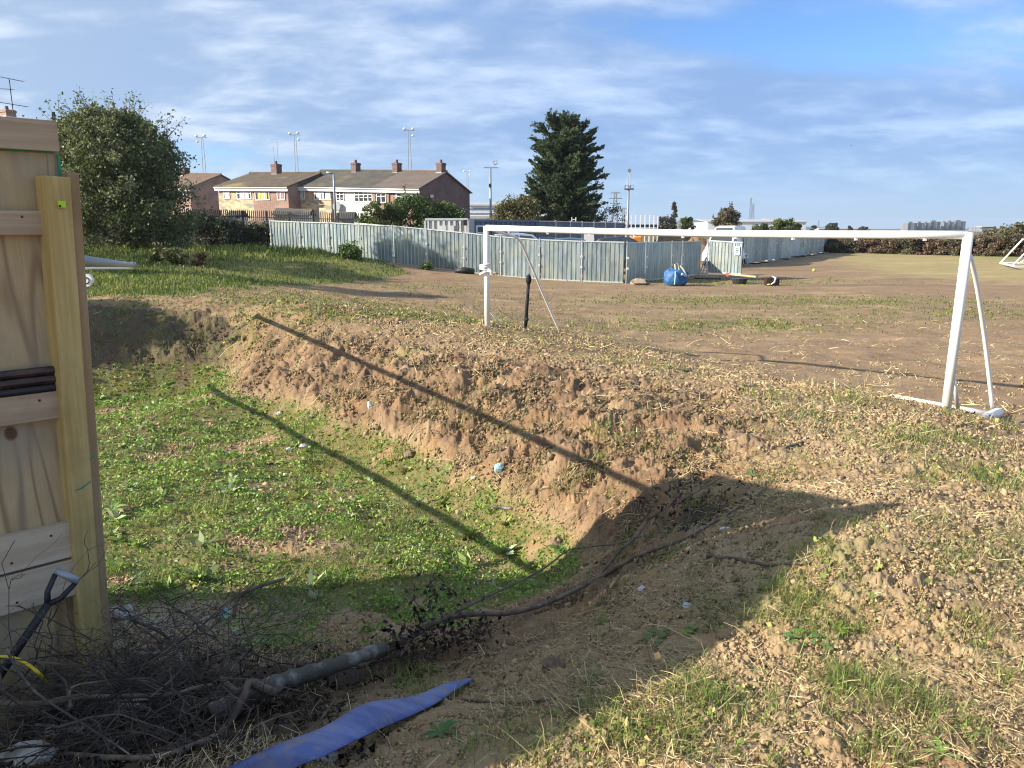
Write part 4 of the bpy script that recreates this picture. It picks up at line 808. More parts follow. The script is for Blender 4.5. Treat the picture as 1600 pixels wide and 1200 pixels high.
lump(1073, 948, .020, M['dirtywhite'], 'litter', 'tiny white scrap on the shaded bank, lower of two', 'litter')
lump(1133, 828, .022, M['dirtywhite'], 'litter', 'small white flake beneath the thin end of the branch', 'litter', (1.4, .7, .6))
lump(512, 1188, .035, M['concrete'], 'stone', 'grey stone touching the lower edge of the blue sheet', 'stone')
lump(865, 1050, .05, M['soilheap'], 'earth_clod', 'large dark clod of earth on the shaded bank', 'clod', (1, 1, .85), sub=.5)
lump(190, 965, .085, M['concrete'], 'stone', 'dark grey stone beside the foot of the timber post', 'stone', (1.1, .9, .6))
lump(215, 1050, .06, M['black'], 'stone', 'small black lump on the pale gravel by the post', 'stone', (.7, .7, 1))
lump(632, 588, .10, M['soilheap'], 'earth_clod', 'dark clod sticking out of the bank top along the rail shadow', 'clod', (1.2, .8, .8))
lump(825, 577, .07, M['soilheap'], 'earth_clod', 'dark clod on the bank crest below the left goal post', 'clod')
lump(640, 712, .07, M['soilheap'], 'earth_clod', 'dark clod at the foot of the bank above the basin', 'clod')
lump(870, 850, .06, M['soilheap'], 'earth_clod', 'dark clod in the pit corner near the branch', 'clod')
# pale broken concrete under the brush
for px, py, s, lab in [(100, 1150, .07, 'pale broken concrete slab lying under the brush pile'), (45, 1188, .08, 'whitish concrete lump at the bottom left corner'), (200, 1105, .07, 'small pale block at the foot of the timber post')]:
    lump(px, py, s, M['weedw'], 'concrete_lump', lab, 'concrete', (1.3, .9, .5), jit=.12)

# ---------------------------------------------------------------- goals
def goal():
    rb = P(1478, 640, 9.4); rt = P(1513, 367, 9.38); lb = P(762, 514, 13.7); lt = P(759.5, 356, 13.7)
    t = thing('football_goal', ((rb + lb)/2), 'white football goal without a net standing on the soil bank', 'goal')
    rb2 = rb - Vector((0, 0, .15)); lb2 = lb - Vector((0, 0, .2))
    MB().tube([rb2, rt + Vector((0, 0, .03))], .058, 16).build('post', M['white'], t, smooth=True)
    p = MB().tube([lb2, lt + Vector((0, 0, .03))], .052, 14).build('post', M['white'], t, smooth=True)
    n = 9; pts = []
    for i in range(n):
        f = i/(n-1); q = lt.lerp(rt, f); q.z -= .035*math.sin(math.pi*f); pts.append(q)
    MB().tube(pts, .052, 14).build('crossbar', M['white'], t, smooth=True)
    for k in range(9):
        f = (k + .6)/9.2; q = lt.lerp(rt, f); q.z -= .035*math.sin(math.pi*f) + .058; MB().box(q + Vector((.01, -.02, 0)), (.035, .03, .028)).build('net_clip', M['whiteplain'], t)
    # wrapped net cord on the left post
    w = MB()
    for k, (dy, tl) in enumerate(((417, .25), (421, -.2), (425, .3), (414, .1))):
        c = P(758, dy, 13.7); ring = [c + Vector((math.cos(a)*.085, math.sin(a)*.075, math.cos(a)*tl*.25*.5)) for a in [2*math.pi*i/12 for i in range(13)]]; w.tube(ring, .022, 6, cap=False)
    w.tube([P(762, 422, 13.6), P(768, 424, 13.6), P(768, 428, 13.6)], .03, 6); w.build('cord_wrap', M['white'], p, smooth=True)
    s = .022
    q = smooth_path([P(772, 361, 13.75), P(795, 367, 14.0), P(812, 376, 14.2), P(828, 410, 14.8), P(850, 463, 15.4), P(877, 524, 15.9)], 4); MB().tube(q, s, 8).build('back_stay', M['white'], t, smooth=True)
    MB().tube([P(764, 484, 13.75), P(787, 513, 14.2)], .018, 8).build('brace', M['white'], t, smooth=True)
    rr = P(1552, 648, 10.3)
    q = smooth_path([P(1516, 400, 9.45), P(1527, 450, 9.7), P(1540, 540, 10.05), P(1551, 640, 10.3)], 4); MB().tube(q, .028, 9).build('back_stay', M['white'], t, smooth=True)
    MB().tube([P(1488, 575, 9.42), P(1497, 638, 9.62)], .026, 9).build('brace', M['white'], t, smooth=True)
    MB().tube([P(1392, 619, 11.0), P(1440, 628, 10.7), P(1475, 635, 10.5), rr], [.035, .04, .045, .045], 9).build('ground_bar', M['white'], t, smooth=True)
    MB().tube([P(1559, 645, 10.2), P(1532, 658, 9.45)], .07, 12).build('wheel_foot', M['white'], t, smooth=False)
goal()
def tipped_goal():
    A = P(206, 414, 14.1); B = Vector((-2.75, 4.95, 2.30)); d = (B - A).normalized()
    t = thing('tipped_goal', (-5.2, 9.5, gz(-5.2, 9.5)), 'grey and white portable goal tipped over behind the timber hoarding', 'goal')
    MB().tube([A, A.lerp(B, .33), A.lerp(B, .34), A.lerp(B, 1.06)], [.042, .042, .036, .036], 10).build('crossbar', M['greypipe'], t, smooth=True)
    MB().tube([A - d*.03 + Vector((.0, .05, 0)), A + d*.05], .058, 12).build('corner_cap', M['greypipe'], t, smooth=True)
    A2 = P(208, 419, 14.0); MB().tube([A2, A2 + Vector((-2.2, -.1, 0)), A2 + Vector((-5, -.3, -.05))], .022, 8).build('rear_bar', M['whiteplain'], t, smooth=True)
    C0 = Vector((-3.08, 4.84, 1.42)); C1 = Vector((-7.35, 12.8, .8)); MB().tube([C0, C1], .034, 10).build('ground_bar', M['greypipe'], t, smooth=True)
    MB().tube([A.lerp(B, 1.06), C0], .02, 8).build('strut', M['greypipe'], t)
    MB().tube([C0, Vector((-3.3, 4.9, gz(-3.3, 4.9)))], .03, 8).build('leg', M['greypipe'], t); MB().tube([C1, Vector((-7.6, 12.8, gz(-7.6, 12.8)))], .03, 8).build('leg', M['greypipe'], t)
    w = P(136, 438, 13.8); wh = MB().tube([w + Vector((0, .035, 0)), w - Vector((0, .035, 0))], .11, 20).build('wheel', M['whiteplain'], t)
    ring = [w + Vector((math.cos(a)*.055, -.038, math.sin(a)*.055)) for a in [2*math.pi*i/18 for i in range(19)]]; MB().tube(ring, .009, 6, cap=False).build('hub', M['darksteel'], wh)
tipped_goal()
def post_black():
    b = P(820.5, 516, 14.5); tp = P(826, 440, 14.5); top = P(826.5, 427, 14.5)
    t = thing('corner_post', b, 'black post with a wrapped strap standing behind the goal mouth', 'post')
    MB().tube([b - Vector((0, 0, .1)), b.lerp(tp, .45), tp], [.034, .034, .030], 10).build('pole', M['blackpost'], t, smooth=True)
    MB().ball(P(826, 437, 14.5), .055, 10, 8, (1, 1, 1.8)).tube([tp, top], [.02, .004], 8).build('wrap', M['blackpost'], t, smooth=True)
    MB().tube([P(825, 445, 14.45), P(826, 455, 14.45), P(825, 463, 14.45)], [.024, .018, .022], 7).build('strap', M['blackpost'], t, smooth=True); MB().ball(P(823.5, 499, 14.46), .035, 8, 6).build('buckle', M['blackpost'], t, smooth=True)
post_black()
def far_goal():
    a = P(1563, 411, 52); b = P(1598, 374, 52); t = thing('far_goal', P(1600, 412, 52), 'white distant goal on the green pitch at the right edge', 'goal')
    gy = 52
    fr = [P(1563, 411, 53.5), P(1586, 416.5, 48.5), P(1640, 416.5, 48.5)]
    MB().tube([a, b, P(1625, 374, 52)], .06, 7).build('side_stay', M['whiteplain'], t)
    MB().tube(fr, .06, 7).build('ground_bar', M['whiteplain'], t); MB().tube([P(1563, 411, 53.5), P(1650, 412, 53.5)], .05, 7).build('ground_bar', M['whiteplain'], t)
    MB().tube([P(1583, 414, 50), P(1602, 395, 50), P(1640, 380, 50)], .05, 7).build('side_stay', M['whiteplain'], t); MB().tube([P(1591, 412, 51), P(1603, 405, 51), P(1625, 402, 51)], .04, 7).build('brace', M['whiteplain'], t)
    MB().tube([P(1660, 416.5, 48.5), P(1660, 372, 48.5)], .06, 7).build('post', M['whiteplain'], t)
far_goal()

# ---------------------------------------------------------------- steel hoarding
def corrugated(mb, p0, p1, z0a, z0b, z1a, z1b, rib=.22, depth=.032, thick=.0):
    d = (p1 - p0); L = d.length; d.normalize(); n = Vector((d.y, -d.x, 0))
    if n.dot(Vector((0, -1, 0))) < 0 and abs(d.y) < abs(d.x)*3: n = -n
    k = max(2, round(L/rib)); w = L/k; b = len(mb.v); prof = []
    for i in range(k): prof += [(i*w, 0), (i*w + w*.62, 0), (i*w + w*.74, depth), (i*w + w*.88, depth)]
    prof.append((L, 0)); vs = []
    for s, o in prof:
        f = s/L; q = p0 + d*s + n*o; vs += [Vector((q.x, q.y, z0a + (z0b - z0a)*f)), Vector((q.x, q.y, z1a + (z1b - z1a)*f))]
    m = len(vs); mb.add(vs, [(2*i, 2*i+2, 2*i+3, 2*i+1) for i in range(m//2 - 1)]); return n
def panel(p0, p1, za, zb, Za, Zb, lab, group, foot=True, gap=.065, post=True, m='galv', name='hoarding_panel'):
    """za/zb bottom heights and Za/Zb top heights at the two ends"""
    d = (p1 - p0).normalized(); a = p0 + d*gap; b = p1 - d*gap
    t = thing(name, (a.x, a.y, za), lab, 'hoarding panel', group)
    mb = MB(); n = corrugated(mb, a, b, za, zb, Za, Zb); mb.build('steel_sheet', M[m], t)
    off = n*.018
    for (u, v) in ((Za, Zb), (za, zb)): MB().beam(Vector((a.x, a.y, u)) + off, Vector((b.x, b.y, v)) + off, .06, .055).build('frame_rail', M['galvrail'], t)
    if post:
        q = a - d*gap + n*.02; MB().tube([Vector((q.x, q.y, za - .25)), Vector((q.x, q.y, Za + .06))], .04, 8).build('post', M['galvrail'], t)
        for f in (.35, .62): MB().box(Vector((q.x, q.y, za + (Za - za)*f)) + n*.05, (.09, .05, .10)).build('clamp', M['whiteplain'], t)
    if foot:
        q = p0 + n*.25; MB().box((q.x, q.y, za - .10), (.24, .75, .13), (d, n, Vector((0, 0, 1)))).build('foot', M['black'] if random.random() < .6 else M['concrete'], t)
    return t
# front run: joints read from the photograph (px, top row, bottom row)
D1 = Vector((-.92, .39, 0)).normalized(); C0 = Vector((XY(975, 36), 36, 0))
def on_line(px, p, d):  # where the vertical plane through p along d meets the sight line of column px
    k = (px - 800)/FPX; s = (k*p.y - p.x)/(d.x - k*d.y); return p + d*s
J = [(430.5, 345, 391), (475, 347, 394), (519.5, 348, 398), (566, 350.5, 404), (617, 353, 411.5), (669, 358, 417.5), (726, 363.5, 424), (783, 370, 431), (842.5, 374.5, 436), (908, 377, 439), (975, 378.5, 441.5)]
pts = [on_line(q[0], C0, D1) for q in J]
for i in range(len(J) - 1):
    zt = [ZY(J[k][1], pts[k].y) for k in (i, i+1)]; zb = [ZY(J[k][2], pts[k].y) for k in (i, i+1)]
    if i < 3: zb = [zt[0] - 1.95, zt[1] - 1.95]
    panel(pts[i], pts[i+1], zb[0], zb[1], zt[0], zt[1], f'galvanised hoarding panel, {ORD[i]} from the left in the front run' + (', half buried by grass' if i in (1, 2) else ', nearest the brambles' if i == 0 else ''), 'steel hoarding panels of the front run', foot=i > 4)
# return run towards the gap
R0 = pts[-1]; R1 = Vector((XY(1091, 43), 43, 0)); RJ = [(976.5, 379.5, 441), (1006, 379, 438), (1046, 378, 433), (1062, 378, 431), (1091, 377, 428.5)]
rd = (R1 - R0).normalized(); rp = [on_line(q[0], R0, rd) for q in RJ]
for i in range(4):
    panel(rp[i], rp[i+1], ZY(RJ[i][2], rp[i].y), ZY(RJ[i+1][2], rp[i+1].y), ZY(RJ[i][1], rp[i].y), ZY(RJ[i+1][1], rp[i+1].y), ('galvanised hoarding panel turning the corner behind the boulder', 'leaning galvanised hoarding panel left of the blue bag', 'narrow bright hoarding panel directly above the blue bag', 'galvanised hoarding panel at the open gateway, right of the bag')[i], 'steel hoarding panels of the return run', foot=False)
# gate leaf standing open
GA, GB = 40.4, 38.6; g0 = Vector((XY(1102, GA), GA, 0)); g1 = Vector((XY(1157, GB), GB, 0))
gt = panel(g0, g1, ZY(425, GA), ZY(428.5, GB), ZY(376, GA), ZY(379, GB), 'open blue grey hoarding gate with a white notice, right of the gateway', 'steel hoarding gate', foot=False)
nd = (g1 - g0).normalized(); nn = Vector((nd.y, -nd.x, 0)); nn = nn if nn.y < 0 else -nn
q = on_line(1148, g0, nd) + nn*.06; sg = MB().box(Vector((q.x, q.y, ZY(392, q.y))), (.30, .012, .42), (nd, nn, Vector((0, 0, 1)))).build('notice', M['whiteplain'], gt)
sgm = MB()
for k, (u, h) in enumerate(((.11, .05), (.02, .07), (-.09, .05))): sgm.box(Vector((q.x, q.y, ZY(392, q.y) + u)) + nn*.008, (.2, .006, h), (nd, nn, Vector((0, 0, 1))))
sgm.build('symbol', M['carblue'], sg)
for (px, row, Y2) in ((1088, 397, 42.0), (1091, 410, 41.2)): MB().tube([Vector((XY(px, Y2), Y2, gz(XY(px, Y2), Y2))), Vector((g0.x, g0.y, ZY(row, GA)))], .04, 7).build('prop', M['whiteplain'], gt)
# long run going away on the right
L0 = Vector((16.0, 53.8, 0)); L1 = Vector((35.6, 86.5, 0)); N = 16
for i in range(N):
    a = L0.lerp(L1, i/N); b = L0.lerp(L1, (i+1)/N); za = max(gz(a.x, a.y), -.05) + .12; zb = max(gz(b.x, b.y), -.05) + .12
    panel(a, b, za, zb, za + 1.95, zb + 1.95, f'galvanised hoarding panel in the long receding run, {ORD[i]} beyond the gate', 'steel hoarding panels of the long receding run', foot=True, gap=.02)
    # weights on the pitch side
c0 = Vector((XY(560, 50), 50, 0)); c1 = Vector((XY(668, 47), 47, 0))
for i in range(4):
    a = c0.lerp(c1, i/4); b = c0.lerp(c1, (i+1)/4); za = gz(a.x, a.y); panel(a, b, za + .3, za + .3, ZY(348.5 + 2.3*i, a.y), ZY(350.8 + 2.3*i, b.y), f'pale hoarding panel in the rear run below the hedge, {ORD[i]} from the left', 'steel hoarding panels of the rear run', foot=False)

# ---------------------------------------------------------------- things near the gateway
def bulk_bag():
    c = hit(1055, 446); r = .5
    t = thing('bulk_bag', c, 'bulging blue woven bulk bag with pale lifting straps beside the steel hoarding', 'bulk bag')
    mb = MB(); prof = [(.0, .78), (.12, 1.0), (.35, 1.06), (.55, 1.0), (.68, .75), (.74, .35), (.70, .0)]; seg = 20; vs = []
    for zz, rr in prof:
        for k in range(seg):
            a = 2*math.pi*k/seg; sq = 1/max(abs(math.cos(a)), abs(math.sin(a)))**.45; j = 1 + .05*math.sin(5*a + zz*9) + random.gauss(0, .02)
            vs.append(c + Vector((math.cos(a)*rr*r*sq*j, math.sin(a)*rr*r*sq*j, zz + .04*math.sin(3*a)*(zz > .4))))
    fs = [(i*seg+k, i*seg+(k+1) % seg, (i+1)*seg+(k+1) % seg, (i+1)*seg+k) for i in range(len(prof)-1) for k in range(seg)]
    mb.add(vs, fs).build('bag_body', M['bag'], t, smooth=True)
    for dx, h in ((-.34, .88), (.40, .62)):
        MB().ball(c + Vector((dx, -.1, .55)), .16, 9, 7, (1, 1, (h-.4)*2.2), .1).build('bag_corner', M['bag'], t, smooth=True)
    MB().tube([c + Vector((-.05, -.3, .6)), c + Vector((-.12, -.3, .95)), c + Vector((0, -.25, 1.0)), c + Vector((.08, -.3, .7))], .035, 6).build('lifting_strap', M['strap'], t)
    MB().tube([c + Vector((.12, -.3, .9)), c + Vector((.25, -.35, .75)), c + Vector((.36, -.4, .52))], .04, 6).build('lifting_strap', M['strap'], t)
    MB().tube([c + Vector((-.16, -.60, .08)), c + Vector((-.14, -.62, .4)), c + Vector((-.12, -.5, .66))], .03, 6).build('side_strap', M['tissue'], t)
    MB().box(c + Vector((.27, -.5, .5)), (.28, .1, .12), (Vector((.9, .2, -.3)).normalized(), Vector((-.2, .95, 0)).normalized(), Vector((.3, 0, .9)).normalized())).build('flap', M['tissue'], t, bevel=.03)
bulk_bag()
def bench_plank():
    a = P(1137, 441, 37.3); b = P(1182, 444, 36.2); d = (b - a).normalized()
    g = (gz(a.x, a.y) + gz(b.x, b.y))/2
    t = thing('timber_plank', ((a + b)/2).to_tuple()[:2] + (g + .18,), 'pale timber plank with a red painted end lying on a black tub', 'plank')
    zz = Vector((0, 0, 1)); MB().beam(Vector((a.x, a.y, g + .42)), Vector((b.x, b.y, g + .36)), .2, .07).build('board', M['plank'], t)
    MB().beam(Vector((a.x, a.y, g + .40)) - d*.05, Vector((a.x, a.y, g + .40)) + d*.09, .22, .16).build('painted_end', M['red'], t)
    c = P(1155, 448, 36.4); c.z = gz(c.x, c.y)
    mb = MB().tube([c, c + Vector((0, 0, .26))], [.30, .36], 14); solo(mb, 'black_tub', M['black'], 'black rubber tub under the red ended plank', 'tub')
    c = P(1205, 449, 35.3); c.z = gz(c.x, c.y); t2 = thing('open_crate', c, 'dark brown open crate with a white cloth hanging out, on grass', 'crate')
    w = MB()
    for s in (-1, 1): w.box(c + Vector((0, s*.22, .17)), (.56, .03, .34)).box(c + Vector((s*.27, 0, .17)), (.03, .40, .34))
    w.box(c + Vector((0, 0, .02)), (.5, .4, .04)).build('box', M['rustpipe'], t2)
    MB().tube([c + Vector((-.02, -.1, .42)), c + Vector((.1, -.24, .36)), c + Vector((.04, -.27, .16)), c + Vector((-.12, -.28, .06))], [.025, .05, .045, .03], 7).build('cloth', M['dirtywhite'], t2, smooth=True)
    MB().ball(c + Vector((-.22, -.34, .07)), 0.06, 8, 6, (1.5, 1, .6), .1).build('yellow_scrap', M['ballyellow'], t2, smooth=True)
bench_plank()
for px, py, Y, r, lab in ((1271.5, 424, 44.5, .085, 'yellow ball lying on the bare field right of the gate'), (1558, 660, 9.2, .028, 'small yellow ball on the ground behind the goal foot')):
    h = hit(px, py); solo(MB().ball(h + Vector((0, 0, r*.9)), r, 14, 10), 'ball', M['ballyellow'], lab, 'ball', smooth=True)
lump(1000, 445, .35, M['stonetan'], 'boulder', 'pale brown boulder in the grass at the hoarding corner', 'boulder', (1.3, .8, .55))
lump(776, 430, .24, M['stonetan'], 'boulder', 'pale stone at the foot of the hoarding beside the goal post', 'boulder', (1.2, .8, .7))
h = hit(726, 427); solo(MB().tube([h + Vector((-.45, -.2, .1)), h + Vector((.0, -.25, .16)), h + Vector((.5, -.2, .1))], [.12, .17, .13], 9), 'tyre_sandbag', M['black'], 'black sandbag weighing down the foot of the hoarding', 'sandbag', smooth=True)
for px, lab in ((1210, 'dark flat mat on the ground before the gateway'),):
    h = hit(1105, 436); solo(MB().box(h + Vector((0, 0, .04)), (1.3, .5, .05)), 'rubber_mat', M['black'], lab, 'mat')

# ================================================================ BACKGROUND
# ---------------------------------------------------------------- houses
FD = Vector((-.904, .429, 0)).normalized(); FN = Vector((-FD.y, FD.x, 0)); FN = FN if FN.y < 0 else -FN; BK = -FN
def face_pt(px, py, p0, d=FD):
    q = on_line(px, p0, d); return q, ZY(py, q.y)
Zv = Vector((0, 0, 1))
def window(t, p0, x0, y0, x1, y1, panes=2, transom=False, curtain='glass', off=.03):
    a, za = face_pt(x0, (y0+y1)/2, p0); b, zb = face_pt(x1, (y0+y1)/2, p0)
    zt = ZY(y0, (a.y+b.y)/2); zb = ZY(y1, (a.y+b.y)/2); d = (b - a); w = d.length; d.normalize(); n = FN
    c = (a + b)/2 + Zv*((zt + zb)/2); h = zt - zb; f = MB(); ax = (d, n, Zv); fw = .075
    for s in (-1, 1):
        f.box(c + d*(s*(w/2 - fw/2)) + n*off, (fw, .06, h), ax); f.box(c + Zv*(s*(h/2 - fw/2)) + n*(off - .001), (w - 2*fw, .06, fw), ax)
    for i in range(1, panes): f.box(c + d*(w*(i/panes - .5)) + n*(off - .002), (fw*.9, .058, h - 2*fw), ax)
    if transom: f.box(c + Zv*(h*.18) + n*(off - .004), (w - 2*fw, .056, fw*.9), ax)
    o = f.build('window', M['upvc'], t)
    MB().box(c + n*.012, (w - .05, .02, h - .05), ax).build('pane', M['glass'], o)
    if curtain != 'glass': MB().box(c + n*.026 + d*(.0), (w*.62, .008, h*.78), ax).build('curtain', M[curtain], o)
def house(name, lab, p0, sx0, sx1, zf0, zf1, zr, depth, wallm, roofm, gable=(True, True), chim=None, base=None, group=None, fascia=True, gablem=None, aerial=False):
    """p0: point of the facade line; sx0/sx1 columns of its two ends (right, left); zf heights of the eaves there; zr ridge heights"""
    a = on_line(sx0, p0, FD); b = on_line(sx1, p0, FD); base = base if base is not None else -.5
    t = thing(name, ((a + b)/2 + BK*depth/2) + Zv*base, lab, 'house', group)
    h = depth/2; W = MB()
    def ring(p, ze, zrr): return [p + Zv*base, p + BK*depth + Zv*base, p + BK*depth + Zv*ze, p + BK*h + Zv*zrr, p + Zv*ze]
    A = ring(a, zf0 - .05, zr[0] - .06); B = ring(b, zf1 - .05, zr[1] - .06); n = 5
    W.add(A + B, [list(range(5)), [9, 8, 7, 6, 5]] + [[i, 5 + i, 5 + (i+1) % 5, (i+1) % 5] for i in range(5)]); W.build('wall', M[wallm], t)
    if gablem and gable[0]: W2 = MB().prism([q - FD*.012 for q in A], -FD*.012); W2.build('gable_wall', M[gablem], t)
    R = MB(); ov0 = -.18 if gable[0] else 0; ov1 = .18 if gable[1] else 0; oe = .28; th = .10
    a2 = a + FD*ov0; b2 = b + FD*ov1
    for sgn, e in ((0, -oe), (1, oe)):
        sl = (zr[0] - zf0)/h
        fa = a2 + BK*(depth*sgn + e) + Zv*(zf0 - sl*oe + .06); fb = b2 + BK*(depth*sgn + e) + Zv*(zf1 - sl*oe + .06)
        ra = a2 + BK*h + Zv*(zr[0] + .06); rb = b2 + BK*h + Zv*(zr[1] + .06)
        # tile courses: each row a small step
        rows = 14; nrm = (fb - fa).cross(ra - fa).normalized(); nrm = nrm if nrm.z > 0 else -nrm
        for k in range(rows):
            f0 = k/rows; f1 = (k+1)/rows + .012
            if k == rows-1: f1 = 1
            q = [fa.lerp(ra, f0), fb.lerp(rb, f0), fb.lerp(rb, f1), fa.lerp(ra, f1)]
            q = [q[0] + nrm*.045, q[1] + nrm*.045, q[2] + nrm*.005, q[3] + nrm*.005]; R.prism(q, -nrm*th)
    R.tube([a2 + BK*h + Zv*(zr[0] + .08), b2 + BK*h + Zv*(zr[1] + .08)], .12, 6)
    ro = R.build('roof', M[roofm], t)
    if fascia:
        sl = (zr[0] - zf0)/h
        MB().beam(a2 + FN*.24 + Zv*(zf0 - .29), b2 + FN*.24 + Zv*(zf1 - .29), .03, .27).build('fascia', M['upvc'], t)
        MB().tube([a2 + FN*.33 + Zv*(zf0 - .14), b2 + FN*.33 + Zv*(zf1 - .14)], .05, 6).build('gutter', M['upvc'], t)
    if chim:
        cx, ct, cb, w, cm = chim; q = on_line(cx, p0 + BK*h, FD); zt = ZY(ct, q.y); zb = ZY(cb, q.y) - .5; c = MB().box(q + Zv*((zt + zb)/2), (w, .75, zt - zb), (FD, FN, Zv)).box(q + Zv*(zt - .12), (w + .10, .84, .14), (FD, FN, Zv)).build('chimney', M[cm], ro)
        MB().tube([q + Zv*zt, q + Zv*(zt + .28)], [.13, .11], 10).build('chimney_pot', M['pot'], ro); MB().box(q + FN*.05 + Zv*(zb + .50), (w + .06, .82, .14), (FD, FN, Zv)).build('flashing', M['lead'], ro)
        if aerial:
            A_ = MB(); 
            for dx, hh in ((-.25, 2.1), (.2, 1.6)):
                p = q + FD*dx + Zv*zt; A_.tube([p - Zv*.4, p + Zv*hh], .025, 5); A_.tube([p + Zv*hh - FD*.6, p + Zv*hh + FD*.6], .02, 4)
                for k in range(5): A_.tube([p + Zv*hh + FD*(-.5 + k*.25) - FN*.25, p + Zv*hh + FD*(-.5 + k*.25) + FN*.25], .012, 4)
            A_.build('aerial', M['steel'], ro)
    return t, a, b
PC = Vector((XY(660, 66), 66, 0)); DEP = 8.8
def fz(py, px, p0): q = on_line(px, p0, FD); return ZY(py, q.y)
def rz(py, px, p0): q = on_line(px, p0 + BK*(DEP/2), FD); return ZY(py, q.y)
def eave(px): return fz(296 - 4*(660 - px)/195, px, PC) + .1
rzc = rz(269.5, 700, PC); rzc2 = rz(268, 512, PC)
def ridge(px): f = (660 - px)/195; return rzc + (rzc2 - rzc)*f
G1 = 'terraced houses along the street behind the palisade fence'
h1, a1, b1 = house('terraced_house', 'brick end terrace house with brown roof and a blank dark gable', PC, 659, 590, eave(659), eave(590), (ridge(659), ridge(590)), DEP, 'brick', 'roofbrown', (True, False), (693, 254.5, 271, .52, 'darkbrick'), 1.0, G1, gablem='darkbrick')
h2, a2, b2 = house('terraced_house', 'white boarded terrace house between the brick and stone clad ones', PC, 590, 529, eave(590), eave(529), (ridge(590), ridge(529)), DEP, 'boards', 'roof', (False, False), (626.5, 254.5, 271, .52, 'darkbrick'), 1.0, G1)
h3, a3, b3 = house('terraced_house', 'stone clad terrace house left of the white boarded one', PC, 529, 465.5, eave(529), eave(465.5), (ridge(529), ridge(465.5)), DEP, 'stone', 'roof', (False, True), (564.5, 254.5, 270.5, .52, 'darkbrick'), 1.0, G1)
window(h1, PC, 594, 302, 609, 317, 2, True); window(h1, PC, 624, 301.5, 632.5, 318, 1, True); window(h1, PC, 633, 301.5, 647.5, 318, 3, True, 'curtain'); window(h1, PC, 648, 301.5, 655.5, 318, 1, True)
window(h2, PC, 533, 299, 545, 314, 2, True); window(h2, PC, 561, 299, 588.5, 315.5, 4, True)
window(h3, PC, 474.5, 296.5, 485.5, 311.5, 1, False, 'curtain'); window(h3, PC, 500, 297, 513, 312.5, 1, True, 'curtain'); window(h3, PC, 514, 297, 527, 312.5, 1, False, 'curtain')
for hh, xs in ((h1, (591.5, 612)), (h3, (470, 527.5))):
    for xx in xs:
        q = on_line(xx, PC, FD); MB().box(q + FN*.05 + Zv*((eave(xx) + 1)/2 - .2), (.22, .07, eave(xx) - 1.4), (FD, FN, Zv)).build('corner_strip', M['rustpipe'] if hh is h3 else M['brick'], hh)
q = on_line(536, PC, FD) + FN*.25 + Zv*ZY(321.5, 67); MB().tube([q, q + FN*.08], [.42, .40], 14).build('satellite_dish', M['greypipe'], h2)
bd = MB()
for k in range(13):
    z = 1.6 + k*.32; A_ = on_line(589, PC, FD); B_ = on_line(530, PC, FD); bd.beam(A_ + FN*.012 + Zv*z, B_ + FN*.012 + Zv*z, .03, .05)
bd.build('cladding_laps', M['boards'], h2)
# lamp and alarm box on the gable
q = a1 + BK*1.8 - FD*.15 + Zv*5.2; MB().box(q, (.25, .3, .25)).build('flood_lamp', M['upvc'], h1)
PB = Vector((XY(460, 70), 70, 0))
def eb(px): return fz(293.2 - .8*(460 - px)/106, px, PB) + .1
rb0 = rz(272, 504, PB); rb1 = rz(272, 400, PB)
def rbz(px): return rb0 + (rb1 - rb0)*(460 - px)/106
h4, a4, b4 = house('terraced_house', 'pinkish brick house with yellow and pink curtains below a mossy roof', PB, 460, 407, eb(460), eb(407), (rbz(460), rbz(407)), DEP, 'brick', 'roofmoss', (True, False), (444.5, 256.5, 273.5, .68, 'darkbrick'), 1.2, G1, aerial=True)
h5, a5, b5 = house('terraced_house', 'stone clad house at the left end of its pair', PB, 407, 354, eb(407), eb(354), (rbz(407), rbz(354)), DEP, 'stone', 'roofmoss', (False, True), None, 1.2, G1)
window(h4, PB, 410, 299.5, 432, 313, 3, False, 'ycurtain'); window(h4, PB, 443.5, 299.5, 455.5, 313, 2, False, 'pcurtain'); window(h5, PB, 362, 297.5, 371.5, 311, 1, True, 'curtain'); window(h5, PB, 382.5, 298, 404.5, 311.5, 2, True, 'curtain')
PA = Vector((XY(311.5, 85), 85, 0)); ea = fz(293, 311.5, PA)
h6, a6, b6 = house('terraced_house', 'brown brick house with a plain gable showing beside the big bush', PA, 311.5, 262, ea, ea + .2, (rz(273.5, 355, PA), rz(273.5, 355, PA) + .2), DEP, 'brick', 'roofred', (True, False), (305, 262, 275, 1.0, 'darkbrick'), 1.5, G1, gablem='brick')
window(h6, PA, 297, 300, 307, 313, 2, True)
PD = Vector((XY(96, 52), 52, 0))
zrd = ZY(187, 55); h7, a7, b7 = house('detached_house', 'brick house behind the big bush, only roof and chimney showing', PD, 104, -60, zrd - 2.5, zrd - 2.5, (zrd - .1, zrd - .1), DEP, 'brick', 'roofred', (True, True), (49, 172, 184, .9, 'brick'), 1.5, None)
